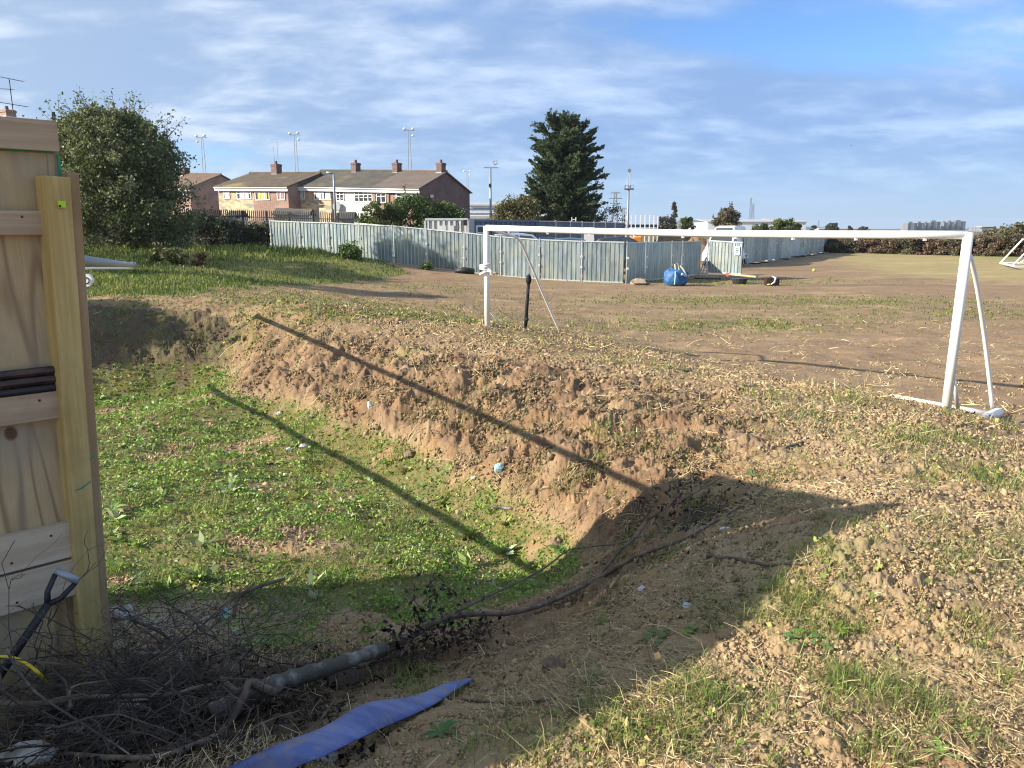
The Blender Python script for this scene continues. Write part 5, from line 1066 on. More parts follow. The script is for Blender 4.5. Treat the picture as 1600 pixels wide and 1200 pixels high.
# tall aerial mast on that chimney
q = on_line(58, PD + BK*4.2, FD); zc = ZY(184, q.y); mst = MB(); zt = ZY(124, q.y); mst.tube([q + Zv*(zc - 1), q + Zv*zt], .035, 6)
u = Vector((.95, .3, 0)).normalized(); v = Vector((-u.y, u.x, 0))
for zz, L, off, ti in ((zt + .05, 1.0, .1, -.15), (ZY(139.5, q.y), .9, -.55, 0), (ZY(163, q.y), 1.1, .1, -.12)):
    A_ = q + Zv*(zz - ti*L) + u*(off - L); B_ = q + Zv*(zz + ti*L) + u*(off + L*.8); mst.tube([A_, B_], .022, 5)
    for k in range(9):
        c = A_.lerp(B_, k/8); mst.tube([c - v*.28 - Zv*.06, c + v*.28 + Zv*.06], .012, 4)
mst.build('aerial', M['darksteel'], h7)
MB().tube([Vector((XY(117, 55), 55, ZY(193, 55))), Vector((XY(117, 55), 55, ZY(175, 55)))], [.16, .13], 8).build('roof_vent', M['darksteel'], h7)
# garden sheds behind the palisade
for (x0, x1, y0, y1, Y, mm, lab) in ((462, 489, 327, 349, 60, 'boards', 'white garden shed with grey felt roof behind the palisade fence'), (436, 459, 326, 345, 62, 'greywood', 'brown garden shed left of the white one behind the fence'), (533, 556, 332, 348, 59, 'greywood', 'low grey roofed shed in front of the white boarded house'), (365, 384, 330, 346, 64, 'boards', 'pale garden outbuilding in front of the stone clad pair')):
    x0, x1 = XY(x0, Y), XY(x1, Y); zt = ZY(y0, Y); zb = 0.5; w = x1 - x0; t = thing('garden_shed', ((x0+x1)/2, Y, zb), lab, 'shed', 'garden sheds')
    MB().box(((x0+x1)/2, Y+1, (zt - .45 + zb)/2), (w, 2, zt - .45 - zb)).build('wall', M[mm], t)
    MB().prism([Vector((x0 - .1, Y - .15, zt - .5)), Vector((x1 + .1, Y - .15, zt - .5)), Vector((x1 + .1, Y + 1, zt)), Vector((x0 - .1, Y + 1, zt))], (0, 0, .07)).prism([Vector((x0 - .1, Y + 2.15, zt - .5)), Vector((x1 + .1, Y + 2.15, zt - .5)), Vector((x1 + .1, Y + 1.0, zt)), Vector((x0 - .1, Y + 1.0, zt))], (0, 0, .07)).build('roof', M['roof'], t)
    MB().box(((x0+x1)/2 - w*.2, Y - .012, zb + .9), (w*.3, .03, 1.7)).build('door', M['darksteel'], t)

# ---------------------------------------------------------------- palisade fence
def palisade():
    p0 = Vector((XY(285, 57), 57, 0)); p1 = Vector((XY(571, 54), 54, 0)); d = (p1 - p0); L = d.length; d.normalize()
    t = thing('palisade_fence', (p0 + p1)/2 + Zv*gz((p0.x+p1.x)/2, 55), 'dark steel palisade fence with pointed pales in front of the houses', 'fence')
    def top(s): return ZY(325 + (332 - 325)*s/L, p0.y + (p1.y - p0.y)*s/L)
    mb = MB(); k = int(L/.155)
    for i in range(k):
        s = (i + .5)*L/k; q = p0 + d*s; zt = top(s); w = .035; n = Vector((d.y, -d.x, 0))*.012; z0 = zt - 2.3
        mb.prism([q - d*w + Zv*z0, q + d*w + Zv*z0, q + d*w + Zv*(zt - .12), q + Zv*zt, q - d*w + Zv*(zt - .12)], n*2)
    mb.build('pales', M['darksteel'], t)
    for off in (.5, 1.9): MB().beam(p0 + Zv*(top(0) - off) + Vector((0, .06, 0)), p1 + Zv*(top(L) - off) + Vector((0, .06, 0)), .05, .05).build('rail', M['darksteel'], t)
    for i in range(9):
        s = L*i/8; q = p0 + d*s; MB().box(q + Vector((0, .12, 0)) + Zv*(top(s) - 1.3), (.1, .1, 2.5), (d, Vector((-d.y, d.x, 0)), Zv)).build('post', M['darksteel'], t)
palisade()
# parked things glimpsed through the fence
def street_lamp():
    q = Vector((XY(530.5, 55), 55, 0)); t = thing('lamp_post', q + Zv*gz(q.x, q.y), 'plain grey street column rising in front of the terrace', 'lamp post')
    MB().tube([q, q + Zv*ZY(300, 55), q + Zv*ZY(272, 55)], [.10, .08, .07], 10).build('column', M['steel'], t, smooth=True)
    MB().tube([q + Zv*ZY(272, 55), q + Zv*(ZY(270, 55)) - Vector((.25, 0, 0)), q + Zv*(ZY(269.5, 55)) - Vector((.5, 0, 0))], [.06, .08, .06], 8).build('lamp_head', M['steel'], t, smooth=True)
street_lamp()

# ---------------------------------------------------------------- floodlights, masts
def tower(px, top, Y, lab, lamps, lattice=True, w=.42, name='floodlight_tower'):
    x = XY(px, Y); zt = ZY(top, Y); t = thing(name, (x, Y, 0), lab, 'floodlight', 'floodlight masts beyond the houses'); mb = MB(); b = Vector((x, Y, 0))
    if lattice:
        for s in (-1, 1): mb.tube([b + Vector((s*w*1.3, 0, 0)), b + Vector((s*w*.35, 0, zt))], [.10, .07], 6)
        for k in range(10):
            f0 = w*(1.3 - .95*k/10); mb.tube([b + Vector((-f0, 0, zt*k/10)), b + Vector((f0, 0, zt*k/10))], .025, 4)
    else: mb.tube([b, b + Zv*zt], [.16, .10], 8)
    mb.build('mast', M['steel'], t)
    for (dx, dy, s) in lamps:
        c = b + Vector((dx, -.6, zt + dy)); h = MB().ball(c, s, 10, 7, (1, .6, .75)); h.build('lamp', M['lampglass'], t, smooth=True)
    MB().beam(b + Vector((min(l[0] for l in lamps) - .2, 0, zt - .1)), b + Vector((max(l[0] for l in lamps) + .2, 0, zt - .1)), .1, .12).build('crossarm', M['steel'], t)
tower(335.5, 214, 150, 'slender floodlight tower nearest the big bush', ((-.75, .1, .30), (.75, .2, .32), (-.65, -.9, .28)))
tower(475, 210, 150, 'floodlight tower rising behind the mossy roofed pair', ((-.75, .1, .32), (.75, .2, .32), (.8, -1.0, .28)))
tower(646, 203, 150, 'tallest floodlight tower above the brown roofed end house', ((-.75, .1, .32), (.8, .1, .32), (.8, -1.1, .28)))
tower(732.5, 268, 240, 'tiny distant floodlight tower right of the brick gable', ((-.9, .1, .34), (.9, .1, .34), (.8, -1, .3)))
def flood_pole(px, Y, top, lab, arms, heads, mast=None):
    x = XY(px, Y); b = Vector((x, Y, 0)); t = thing('floodlight_pole', b, lab, 'floodlight'); MB().tube([b, b + Zv*ZY(top, Y)], [.13, .08], 9).build('pole', M['steel'], t, smooth=True)
    for (xa, xb, yy) in arms: MB().beam(Vector((XY(xa, Y), Y, ZY(yy, Y))), Vector((XY(xb, Y), Y, ZY(yy, Y))), .06, .07).build('crossarm', M['steel'], t)
    for (xx, yy, tilt) in heads:
        c = Vector((XY(xx, Y), Y - .1, ZY(yy, Y))); ax = (Vector((math.cos(tilt), 0, math.sin(tilt))), Vector((0, 1, 0)), Vector((-math.sin(tilt), 0, math.cos(tilt)))); lh = MB().box(c, (.32, .28, .30), ax).build('lamp', M['darksteel'], t); MB().box(c - Vector((0, .15, 0)), (.26, .02, .24), ax).build('lens', M['lampglass'], lh)
    if mast:
        mb = MB(); z0 = ZY(top, Y); z1 = ZY(mast, Y)
        for s in (-1, 1): mb.tube([b + Vector((s*.09, 0, z0)), b + Vector((s*.06, 0, z1))], .025, 5)
        for k in range(8): mb.tube([b + Vector((-.08, 0, z0 + (z1-z0)*k/8)), b + Vector((.08, 0, z0 + (z1-z0)*(k+.7)/8))], .015, 4)
        mb.box(b + Zv*(z1 + .1), (.3, .2, .22)).build('mast', M['steel'], t)
    return t
f1 = flood_pole(767.5, 70, 262, 'grey floodlight pole with one angled lamp left of the conifer', ((757, 779, 262),), ((775, 254.5, .3),))
MB().box((XY(767, 70), 69.8, ZY(290, 70)), (.22, .3, .3)).build('sounder', M['darksteel'], f1)
flood_pole(977, 68, 296, 'floodlight pole carrying two dark lamps right of the conifer', ((970, 985, 296),), ((973.5, 292.5, 0), (981.5, 292, 0)), 268)
def lattice(px, top, bot, Y, w, lab, name='lattice_mast', arms=()):
    x = XY(px, Y); z0 = 0; z1 = ZY(top, Y); b = Vector((x, Y, 0)); mb = MB()
    for s in (-1, 1):
        for r in (-1, 1): mb.tube([b + Vector((s*w, r*w, 0)), b + Vector((s*w*.3, r*w*.3, z1))], w*.12, 4)
    for k in range(12):
        f0 = w*(1 - .7*k/12); f1_ = w*(1 - .7*(k+1)/12)
        for s in (-1, 1): mb.tube([b + Vector((-s*f0, -f0, z1*k/12)), b + Vector((s*f1_, -f1_, z1*(k+1)/12))], w*.08, 4)
    for zz, L in arms: mb.beam(b + Vector((-L, 0, z1*zz)), b + Vector((L, 0, z1*zz)), w*.3, w*.25)
    solo(mb, name, M['steel'], lab, 'mast')
lattice(957, 300, 345, 260, 1.1, 'grey lattice pylon just right of the conifer', arms=((.98, 1.6), (.86, 2.2), (.74, 1.7)))
lattice(1163.5, 309, 350, 420, .7, 'taller thin mast of the pair on the horizon'); lattice(1167.5, 318, 350, 430, .9, 'shorter thin mast of the pair on the horizon'); lattice(970, 324, 345, 300, .8, 'small distant pylon between the conifer and the lamp pole', arms=((.95, 1.3), (.8, 1.6))); lattice(1269, 344, 356, 700, .8, 'tiny mast on the far right horizon')
lattice(1515, 354, 358, 900, .5, 'tiny mast between the tower blocks and the goal post')

# ---------------------------------------------------------------- site cabins, inner hoarding, cars
def cabin(x0, x1, y0, Y0, Y1, m, lab, windows=(), doors=(), posts=True, name='site_cabin'):
    """long front from (x0,Y0) to (x1,Y1)"""
    a = Vector((XY(x0, Y0), Y0, 0)); b = Vector((XY(x1, Y1), Y1, 0)); d = (b - a); L = d.length; d.normalize(); n = Vector((d.y, -d.x, 0)); n = n if n.y < 0 else -n; zt = ZY(y0, (Y0+Y1)/2); t = thing(name, (a + b)/2 - n*1.2, lab, 'site cabin')
    c = (a + b)/2 - n*1.2; MB().box(c + Zv*(zt/2), (L - .05, 2.35, zt - .05), (d, n, Zv)).build('body', M[m], t)
    r = MB(); k = int(L/.32)
    for i in range(k): r.box(a + d*((i + .5)*L/k) + n*.02 + Zv*(zt/2), (.13, .06, zt - .3), (d, n, Zv))
    r.build('ribs', M[m], t)
    fm = M[m if m != 'cabin' else 'galvrail']; MB().beam(a + n*.03 + Zv*(zt - .06), b + n*.03 + Zv*(zt - .06), .09, .13).build('top_frame', fm, t)
    for e in (a, b): MB().box(e + n*.034 + Zv*(zt/2 - .07), (.14, .1, zt - .15), (d, n, Zv)).build('corner_post', fm, t)
    for (wx0, wx1, wy0, wy1) in windows:
        q0 = on_line(wx0, a, d); q1 = on_line(wx1, a, d); w = (q1 - q0).length; z1 = ZY(wy0, q0.y); z0 = ZY(wy1, q0.y); o = MB().box((q0+q1)/2 + n*.07 + Zv*((z0+z1)/2), (w, .06, z1 - z0), (d, n, Zv)).build('window', M['upvc'], t); MB().box((q0+q1)/2 + n*.095 + Zv*((z0+z1)/2), (w - .2, .03, z1 - z0 - .2), (d, n, Zv)).build('pane', M['glass'], o)
    for (wx0, wx1, wy0, wy1, dm) in doors:
        q0 = on_line(wx0, a, d); q1 = on_line(wx1, a, d); w = (q1 - q0).length; z1 = ZY(wy0, q0.y); z0 = ZY(wy1, q0.y); MB().box((q0+q1)/2 + n*.075 + Zv*((z0+z1)/2), (w, .04, z1 - z0), (d, n, Zv)).build('door', M[dm], t)
    return t
cb = cabin(667.5, 733, 341, 46, 45.5, 'cabin', 'light grey steel site cabin with a hatch behind the front hoarding', doors=((690, 700, 352.5, 372, 'cabin'), (702, 712, 352.5, 372, 'cabin')))
MB().tube([Vector((XY(717, 45.2), 45.2, ZY(343, 45.2))), Vector((XY(719, 45.2), 45.15, ZY(355, 45.2))), Vector((XY(716, 45.2), 45.2, ZY(368, 45.2)))], .03, 6).build('cable', M['black'], cb)
MB().box((XY(728.5, 45.2), 45.2, ZY(348, 45.2)), (.2, .18, .32)).build('lamp', M['black'], cb)
cabin(735, 841, 343.5, 47, 49, 'cabindark', 'dark blue grey container cabin joining the light grey cabin', windows=((744, 758, 352, 365),), doors=((797, 810, 357, 375, 'vanwhite'), (786, 796, 357, 375, 'darksteel')))
IJ = [(842.5, 345.5), (867, 346), (889, 346.5), (907, 347), (925, 347.5), (942.5, 347.5), (958, 348), (974, 348.5)]
for i in range(7):
    a = Vector((XY(IJ[i][0], 49 + .35*i), 49 + .35*i, 0)); b = Vector((XY(IJ[i+1][0], 49.35 + .35*i), 49.35 + .35*i, 0))
    panel(a, b, .15, .15, ZY(IJ[i][1], a.y), ZY(IJ[i+1][1], b.y), f'dark blue inner hoarding panel, {ORD[i]} right of the dark cabin', 'dark inner hoarding panels', foot=False, m='cabindark')
# boards against the inner hoarding
ff = MB().box((XY(918, 48.5), 48.5, ZY(368, 48.5)), (.28*2.2, .05, 1.0)); solo(ff, 'white_notice', M['whiteplain'], 'white notice board fixed to the dark inner hoarding', 'notice')
lad = MB()
for xx in (891.5, 897.5): lad.beam(Vector((XY(xx, 50), 50, 1.2)), Vector((XY(xx, 50), 50, ZY(339.5, 50))), .05, .06, (0, 1, 0))
for yy in (343, 348): lad.beam(Vector((XY(891.5, 50), 50, ZY(yy, 50))), Vector((XY(897.5, 50), 50, ZY(yy, 50))), .05, .05)
solo(lad, 'ladder', M['whiteplain'], 'white ladder top poking above the dark inner hoarding', 'ladder')

def car(c, ang, prof, width, m, lab, name='parked_car', cat='car', wins=(), wheels=(.8, 3.2), r=.32):
    """side profile (s along length, z), extruded across the width"""
    ca, sa = math.cos(ang), math.sin(ang); d = Vector((ca, sa, 0)); n = Vector((-sa, ca, 0)); c = Vector((c[0], c[1], 0)); Ln = max(p[0] for p in prof); t = thing(name, c, lab, cat)
    def W(s, w, z): return c + d*(s - Ln/2) + n*w + Zv*z
    zb = .95; vs = []; k = len(prof)
    mb = MB()
    for sd in (-1, -.92, .92, 1):
        for (s, z) in prof:
            tuck = max(0, z - zb)*.22; e = .06 if abs(sd) == 1 else 0
            vs.append(W(s, sd*(width/2) - math.copysign(tuck, sd), z - e*(z > .5)))
    fs = [list(range(k)), [3*k + i for i in range(k)][::-1]]
    for j in range(3): fs += [[j*k + i, j*k + (i+1) % k, (j+1)*k + (i+1) % k, (j+1)*k + i] for i in range(k)]
    mb.add(vs, fs).build('body', M[m], t, smooth=False, bevel=.03)
    for poly in wins:
        for sd in (-1, 1):
            q = [W(s, sd*(width/2 - max(0, z - zb)*.22 + .004), z) for s, z in poly]; MB().prism(q, n*(sd*.012)).build('side_window', M['glass'], t)
    for (i, j) in screens_of(prof):
        a, b = prof[i], prof[j]; f = .12; q = []
        for (p, w) in ((a, -1), (a, 1), (b, 1), (b, -1)):
            qx = a[0] + (b[0]-a[0])*(f if p is a else 1-f); qz = a[1] + (b[1]-a[1])*(f if p is a else 1-f); q.append(W(qx, w*(width/2 - max(0, qz - zb)*.22 - .12), qz))
        nr = (q[1]-q[0]).cross(q[2]-q[1]).normalized(); nr = nr if nr.z > 0 else -nr; MB().prism([p + nr*.004 for p in q], nr*.012).build('windscreen', M['glass'], t)
    for s in wheels:
        for sd in (-1, 1):
            p = W(s, sd*(width/2 - .1), r); w = MB().tube([p - n*.1, p + n*.1], r, 16).build('wheel', M['tyre'], t); MB().tube([p + n*(sd*.09), p + n*(sd*.115)], r*.6, 12).build('rim', M['rim'], w)
    for sd in (-1, 1): MB().box(W(.06, sd*width*.36, .72), (.1, .28, .14), (d, n, Zv)).build('headlight', M['lampglass'], t)
def screens_of(prof):
    out = []
    for i in range(len(prof)-1):
        a, b = prof[i], prof[i+1]
        if a[1] > .85 and b[1] > .85 and abs(b[1]-a[1]) > .35: out.append((i, i+1))
    return out
HATCH = [(0, .35), (.02, .75), (.25, .92), (1.0, 1.0), (1.75, 1.45), (2.3, 1.50), (3.2, 1.46), (3.75, 1.02), (4.0, .95), (4.05, .4)]
SUV = [(0, .4), (.02, .85), (.2, 1.02), (1.05, 1.1), (1.65, 1.66), (2.2, 1.74), (3.7, 1.70), (4.2, 1.12), (4.3, .5)]
HW = [[(1.25, 1.02), (1.85, 1.38), (2.3, 1.42), (2.3, 1.02)], [(2.38, 1.02), (2.38, 1.42), (3.1, 1.38), (3.5, 1.02)]]
SW = [[(1.25, 1.12), (1.75, 1.58), (2.4, 1.63), (2.4, 1.12)], [(2.5, 1.12), (2.5, 1.63), (3.6, 1.60), (3.95, 1.14)]]
def place_car(px, Y, top, ang, prof, w, m, lab, wins):
    dz = ZY(top, Y) - max(p[1] for p in prof)
    car((XY(px, Y), Y), ang, [(s, z + dz) for s, z in prof], w, m, lab, wins=[[(s, z + dz) for s, z in q] for q in wins], r=.32 + max(0, dz))
place_car(817, 44, 364.3, math.radians(185), SUV, 1.85, 'carsilver', 'silver car with a tall roof behind the hoarding and goal post', SW)
place_car(866, 44.5, 370.5, math.radians(178), HATCH, 1.75, 'cardark', 'dark car whose roof shows just above the hoarding', HW)
place_car(899, 44, 371, math.radians(178), HATCH, 1.75, 'carblue', 'blue grey car right of the dark car behind the hoarding', HW)
place_car(972, 43.5, 369.5, math.radians(182), HATCH, 1.75, 'cardark', 'dark car beside the orange dumper behind the hoarding corner', HW)
c = Vector((XY(992.5, 46), 46, 0)); t = thing('site_dumper', c, 'orange site dumper partly hidden behind the hoarding corner', 'dumper')
MB().prism([c + Vector((-.2, 0, .9)), c + Vector((.18, 0, .9)), c + Vector((.27, 0, 2.05)), c + Vector((-.22, 0, 2.0)), c + Vector((-.3, 0, 1.6))], (0, 1.2, 0)).build('skip', M['orange'], t, bevel=.05)
MB().box(c + Vector((.1, .6, .75)), (.7, 1.0, .35)).build('chassis', M['orange'], t)
for dx in (-.25, .35):
    for dy in (0, 1.2): MB().tube([c + Vector((dx, dy - .12, .4)), c + Vector((dx, dy + .12, .4))], .4, 14).build('wheel', M['tyre'], t)
VAN = [(0, .4), (.05, .9), (.55, 1.15), (1.35, 2.15), (1.9, 2.5), (2.6, 2.62), (5.3, 2.6), (5.45, 2.4), (5.5, .5)]
Yv = 52; dz = ZY(352.5, Yv) - 2.62
car((XY(1138, Yv), Yv + 1.2), math.radians(62), [(s, z + dz*(z > 1)) for s, z in VAN], 2.0, 'vanwhite', 'white high roofed van parked behind the open gate', 'parked_van', 'van', wins=[[(1.0, 1.3), (1.4, 1.95), (2.0, 2.0), (2.0, 1.3)]], wheels=(1.0, 4.4), r=.36)

# ---------------------------------------------------------------- heaps, ball-stop fence, far buildings
def heap(px, py0, py1, wpx, Y, lab):
    c = Vector((XY(px, Y), Y, 0)); h = ZY(py0, Y); w = wpx/FPX*Y/2; seg = 28; ring = 9; vs = []; fs = []
    for i in range(ring+1):
        f = i/ring
        for k in range(seg):
            a = 2*math.pi*k/seg; j = 1 + .12*math.sin(3*a + px) + random.gauss(0, .05); vs.append(c + Vector((math.cos(a)*w*f*j, math.sin(a)*w*.6*f*j, h*(1 - f**1.6)*(1 + random.gauss(0, .08)) - .05)))
    fs = [(i*seg+k, (i+1)*seg+k, (i+1)*seg+(k+1) % seg, i*seg+(k+1) % seg) for i in range(ring) for k in range(seg)]
    solo(MB().add(vs, fs), 'soil_heap', M['soilheap'], lab, 'soil heap', smooth=True)
heap(1050, 362, 378, 120, 62, 'long brown heap of soil behind the hoarding corner'); heap(1085, 367, 378, 70, 56, 'smaller soil heap seen through the gateway'); heap(1120, 371, 380, 60, 60, 'low soil heap left of the white van')
def ballstop():
    Y = 82; t = thing('ball_stop_fence', (XY(995, Y), Y, 0), 'tall white posts of a ball stop fence right of the conifer', 'fence')
    for i, (px, tp) in enumerate(((967, 336.5), (975, 337), (982.5, 336), (989, 335.5), (996.5, 336), (1003.5, 335.5), (1010.5, 336), (1017, 336.5), (1023, 338))):
        MB().beam(Vector((XY(px, Y), Y, 0)), Vector((XY(px, Y), Y, ZY(tp, Y))), .10, .10, (0, 1, 0)).build('post', M['whiteplain'], t)
    MB().beam(Vector((XY(967, Y), Y + .1, ZY(353, Y))), Vector((XY(1023, Y), Y + .1, ZY(353, Y))), .08, .3).build('kick_board', M['darksteel'], t)
    nt = MB()
    for k in range(14): z = .3 + k*.26; nt.beam(Vector((XY(967, Y), Y + .12, z)), Vector((XY(1023, Y), Y + .12, z)), .008, .012)
    nt.build('net', M['steel'], t)
ballstop()
def shed_building(x0, x1, y0, Y, dep, lab, wm='warehouse', bands=True, base=0):
    a, b = XY(x0, Y), XY(x1, Y); z = ZY(y0, Y); t = thing('warehouse', ((a+b)/2, Y, base), lab, 'warehouse'); w = b - a
    MB().box(((a+b)/2, Y + dep/2, (z - .03)/2), (w, dep, z - .03)).build('wall', M[wm], t)
    MB().prism([Vector((a - .5, Y - .5, z)), Vector((b + .5, Y - .5, z)), Vector((b + .5, Y + dep/2, z + dep*.03)), Vector((a - .5, Y + dep/2, z + dep*.03))], (0, 0, .3)).build('roof', M['warehouseroof'], t)
    if bands:
        for yy in (326.5, 334): zz = ZY(yy, Y); MB().box(((a+b)/2, Y - .05, zz), (w, .14, (ZY(y0, Y) - ZY(y0 + 1.8, Y)))).build('band', M['warehouseblue'], t)
shed_building(735, 845, 321.5, 210, 40, 'white warehouse with blue bands beyond the brick gable')
shed_building(1100, 1250, 347.2, 360, 40, 'long low pale warehouse on the horizon behind the van', bands=False)
shed_building(700, 900, 341, 120, 10, 'low white flat roofed building behind the cabins', 'boards', False)
shed_building(1190, 1212, 343.5, 420, 15, 'small grey roofed factory above the long pale warehouse', 'flats', False)
shed_building(1270, 1330, 358.0, 380, 10, 'thin pale shed roof far behind the receding hoarding', 'warehouse', False)
shed_building(1520, 1541, 354.5, 640, 20, 'dark flat roofed building just right of the goal post top', 'flats', False)
for i, (x0, x1, yt) in enumerate(((1406, 1420, 348.5), (1420.8, 1432, 348.3), (1433, 1440, 348.5), (1440.6, 1455.5, 346.3), (1461, 1468, 347.5), (1469, 1477, 346.5), (1478, 1494, 345.8))):
    Y = 900 + 12*i; a, b = XY(x0, Y), XY(x1, Y); z = ZY(yt, Y); t = thing('tower_block', ((a+b)/2, Y, 0), ('wide grey tower block at the left end of the far cluster', 'grey tower block, second of the far cluster', 'narrow grey tower block in the left group of the far cluster', 'tall grey tower block at the right of the left group', 'narrow grey tower block just right of the gap', 'grey tower block in the middle of the right group', 'tallest wide tower block at the right end of the cluster')[i], 'tower block', 'tower blocks on the horizon')
    MB().box(((a+b)/2, Y+8, z/2), (b-a, 16, z)).build('wall', M['flats'], t); w = MB(); k = max(2, int((b-a)/3.0))
    for j in range(k):
        if j % 2 == 0: w.box((a + (j+.5)*(b-a)/k, Y - .06, z*.5), ((b-a)/k*.8, .2, z*.97))
    w.build('window', M['glass'], t); MB().box(((a+b)/2, Y+8, z + .8), ((b-a)*.4, 6, 1.6)).build('roof_plant', M['flats'], t)

# far low hills and woodland on the horizon
def hills():
    n = 90; vs = []; fs = []
    for i in range(n+1):
        a = math.radians(-60 + 120*i/n); r = 2600; x = r*math.sin(a); y = r*math.cos(a); h = 4 + 3*math.sin(i*.35) + 2*math.sin(i*.93 + 2)
        px = 800 + 1200*x/y if y > 0 else 0
        if 1055 < px < 1115: h += 22
        vs += [(x*.94, y*.94, -2), (x, y, h), (x*1.2, y*1.2, -5)]
    for i in range(n):
        for k in (0, 1): fs.append((3*i+k, 3*i+k+3, 3*i+k+4, 3*i+k+1))
    o = MB().add(vs, fs).build('hills', M['farhill'], smooth=True); tag(o, kind='structure')
hills()

# ---------------------------------------------------------------- trees and shrubs
def limb_path(p, d, L, n=5, wob=.25, droop=0):
    pts = [Vector(p)]; d = Vector(d).normalized()
    for i in range(n):
        d = (d + Vector((random.gauss(0, wob), random.gauss(0, wob), random.gauss(0, wob*.6) - droop))).normalized(); pts.append(pts[-1] + d*L/n)
    return pts
def tree(name, lab, base, H, W, D, n_cl, per, leaf_l, colr, cat='tree', group=None, z0=.12, trunk_r=.2, shape=None, gap=.0, cl_r=.16, asp=.55, light=None, airy=1.0, lean=(0, 0), edge=.55, twig_out=0):
    base = Vector(base); t = thing(name, base, lab, cat, group)
    C = []; cc = []; tb = MB(); top = base + Vector((lean[0], lean[1], H*.8))
    tp = [base - Zv*.2, base + Vector((lean[0]*.3, lean[1]*.3, H*.28)), base + Vector((lean[0]*.7, lean[1]*.7, H*.55)), top]; tb.tube(smooth_path(tp, 3), taper(trunk_r, trunk_r*.25, 10), 8)
    tips = []
    for i in range(n_cl):
        # a clump somewhere in the crown, most of them near its skin
        u = random.random(); h = z0 + (1 - z0)*random.random()**.9; prof = shape(h) if shape else math.sqrt(max(0, 1 - ((h - .5)/.52)**2))
        a = random.uniform(0, 2*math.pi); rr = (edge + (1 - edge)*random.random()**.6)*prof*random.uniform(.82, 1.08)
        c = base + Vector((math.cos(a)*rr*W/2 + lean[0]*h, math.sin(a)*rr*D/2 + lean[1]*h, h*H)); tips.append(c)
        s = cl_r*W*random.uniform(.55, 1.25)*(.6 + .5*prof); k = int(per*random.uniform(.5, 1.4)); p = RNG.normal(0, 1, (k, 3)); p = p/np.maximum(np.linalg.norm(p, axis=1, keepdims=True), .2)*(RNG.random((k, 1))**.5)*s*np.array([[1, 1, .75]])
        C.append(np.array(c)[None] + p); b = np.array(colr)*random.uniform(.72, 1.3)
        if light is not None and random.random() < .3: b = np.array(light)*random.uniform(.8, 1.2)
        cc.append(np.clip(b[None]*(1 + RNG.normal(0, .22, (k, 1)))*(1 + RNG.normal(0, .05, (k, 3))), .004, .7))
    for i in range(0, n_cl, max(1, n_cl//26)):
        c = tips[i]; f = min(.75, max(.1, (c.z - base.z)/H*.7)); s = tp[0].lerp(top, f*.9); m = s.lerp(c, .5) + Vector((random.gauss(0, .03*W), random.gauss(0, .03*W), .04*H)); tb.tube([s, m, c], [trunk_r*.45, trunk_r*.25, trunk_r*.08], 5, cap=False)
    for i in range(twig_out):
        c = random.choice(tips); dv = (c - (base + Vector((lean[0]*.5, lean[1]*.5, H*.45)))).normalized(); q = limb_path(c, dv + Vector((0, 0, .25)), .22*W*random.uniform(.5, 1.1), 4, .2); tb.tube(q, [.018, .014, .011, .008, .005], 4, cap=False); k = 16
        pt = np.array([tuple(q[random.randint(1, 4)] + Vector((random.gauss(0, .10), random.gauss(0, .10), random.gauss(0, .10)))) for _ in range(k)]); C.append(pt); cc.append(np.array(colr)[None]*RNG.uniform(.7, 1.4, (k, 1)))
    C = np.concatenate(C); cc = np.concatenate(cc); C[:, 2] = np.maximum(C[:, 2], base.z + .02); n = len(C); L = leaf_l*RNG.uniform(.6, 1.4, n)
    v, f, c = leaves(C, L, L*asp, cc); mesh_np('crown', v, f, M['leaf'], c, t); tb.build('trunk', M['bark'], t, smooth=True)
    return t
# the big bushy tree beside the hoarding
bx, by = XY(197, 37), 37; bz = gz(bx, by)
def bshape(h):
    xs = [0, .1, .3, .5, .68, .82, .92, 1.0]; ys = [.80, .95, 1.0, 1.0, .94, .80, .60, .30]; return float(np.interp(h, xs, ys))
tree('bushy_tree', 'big bushy small leaved tree to the right of the timber hoarding', (bx, by, bz), ZY(177, 37) - bz, 6.7, 5.2, 500, 120, .14, (.115, .145, .05), z0=.03, trunk_r=.18, shape=bshape, cl_r=.092, light=(.24, .26, .13), edge=.4, twig_out=150)
for (x, y, hh, W, D, lab) in ((-20, 24, 6.6, 6, 5, 'unseen leafy tree added left of the view to shade the mound, nearer one'), (-24, 29.5, 7.6, 7, 6, 'unseen leafy tree added left of the view to shade the mound, farther one'), (-14.6, 13.6, 3.3, 3.4, 3.4, 'unseen leafy bush added left of the view to shade the dark bank')):  # out of view, added so their shadows fall on the mound and left bank
    tree('unseen_shade_tree', lab, (x, y, gz(x, y)), hh, W, D, 110, 120, .18, (.075, .105, .035), z0=.02, trunk_r=.12, cl_r=.13, shape=lambda h: float(np.interp(h, [0, .3, .6, .85, 1], [.9, 1, .95, .7, .3])), edge=.3)
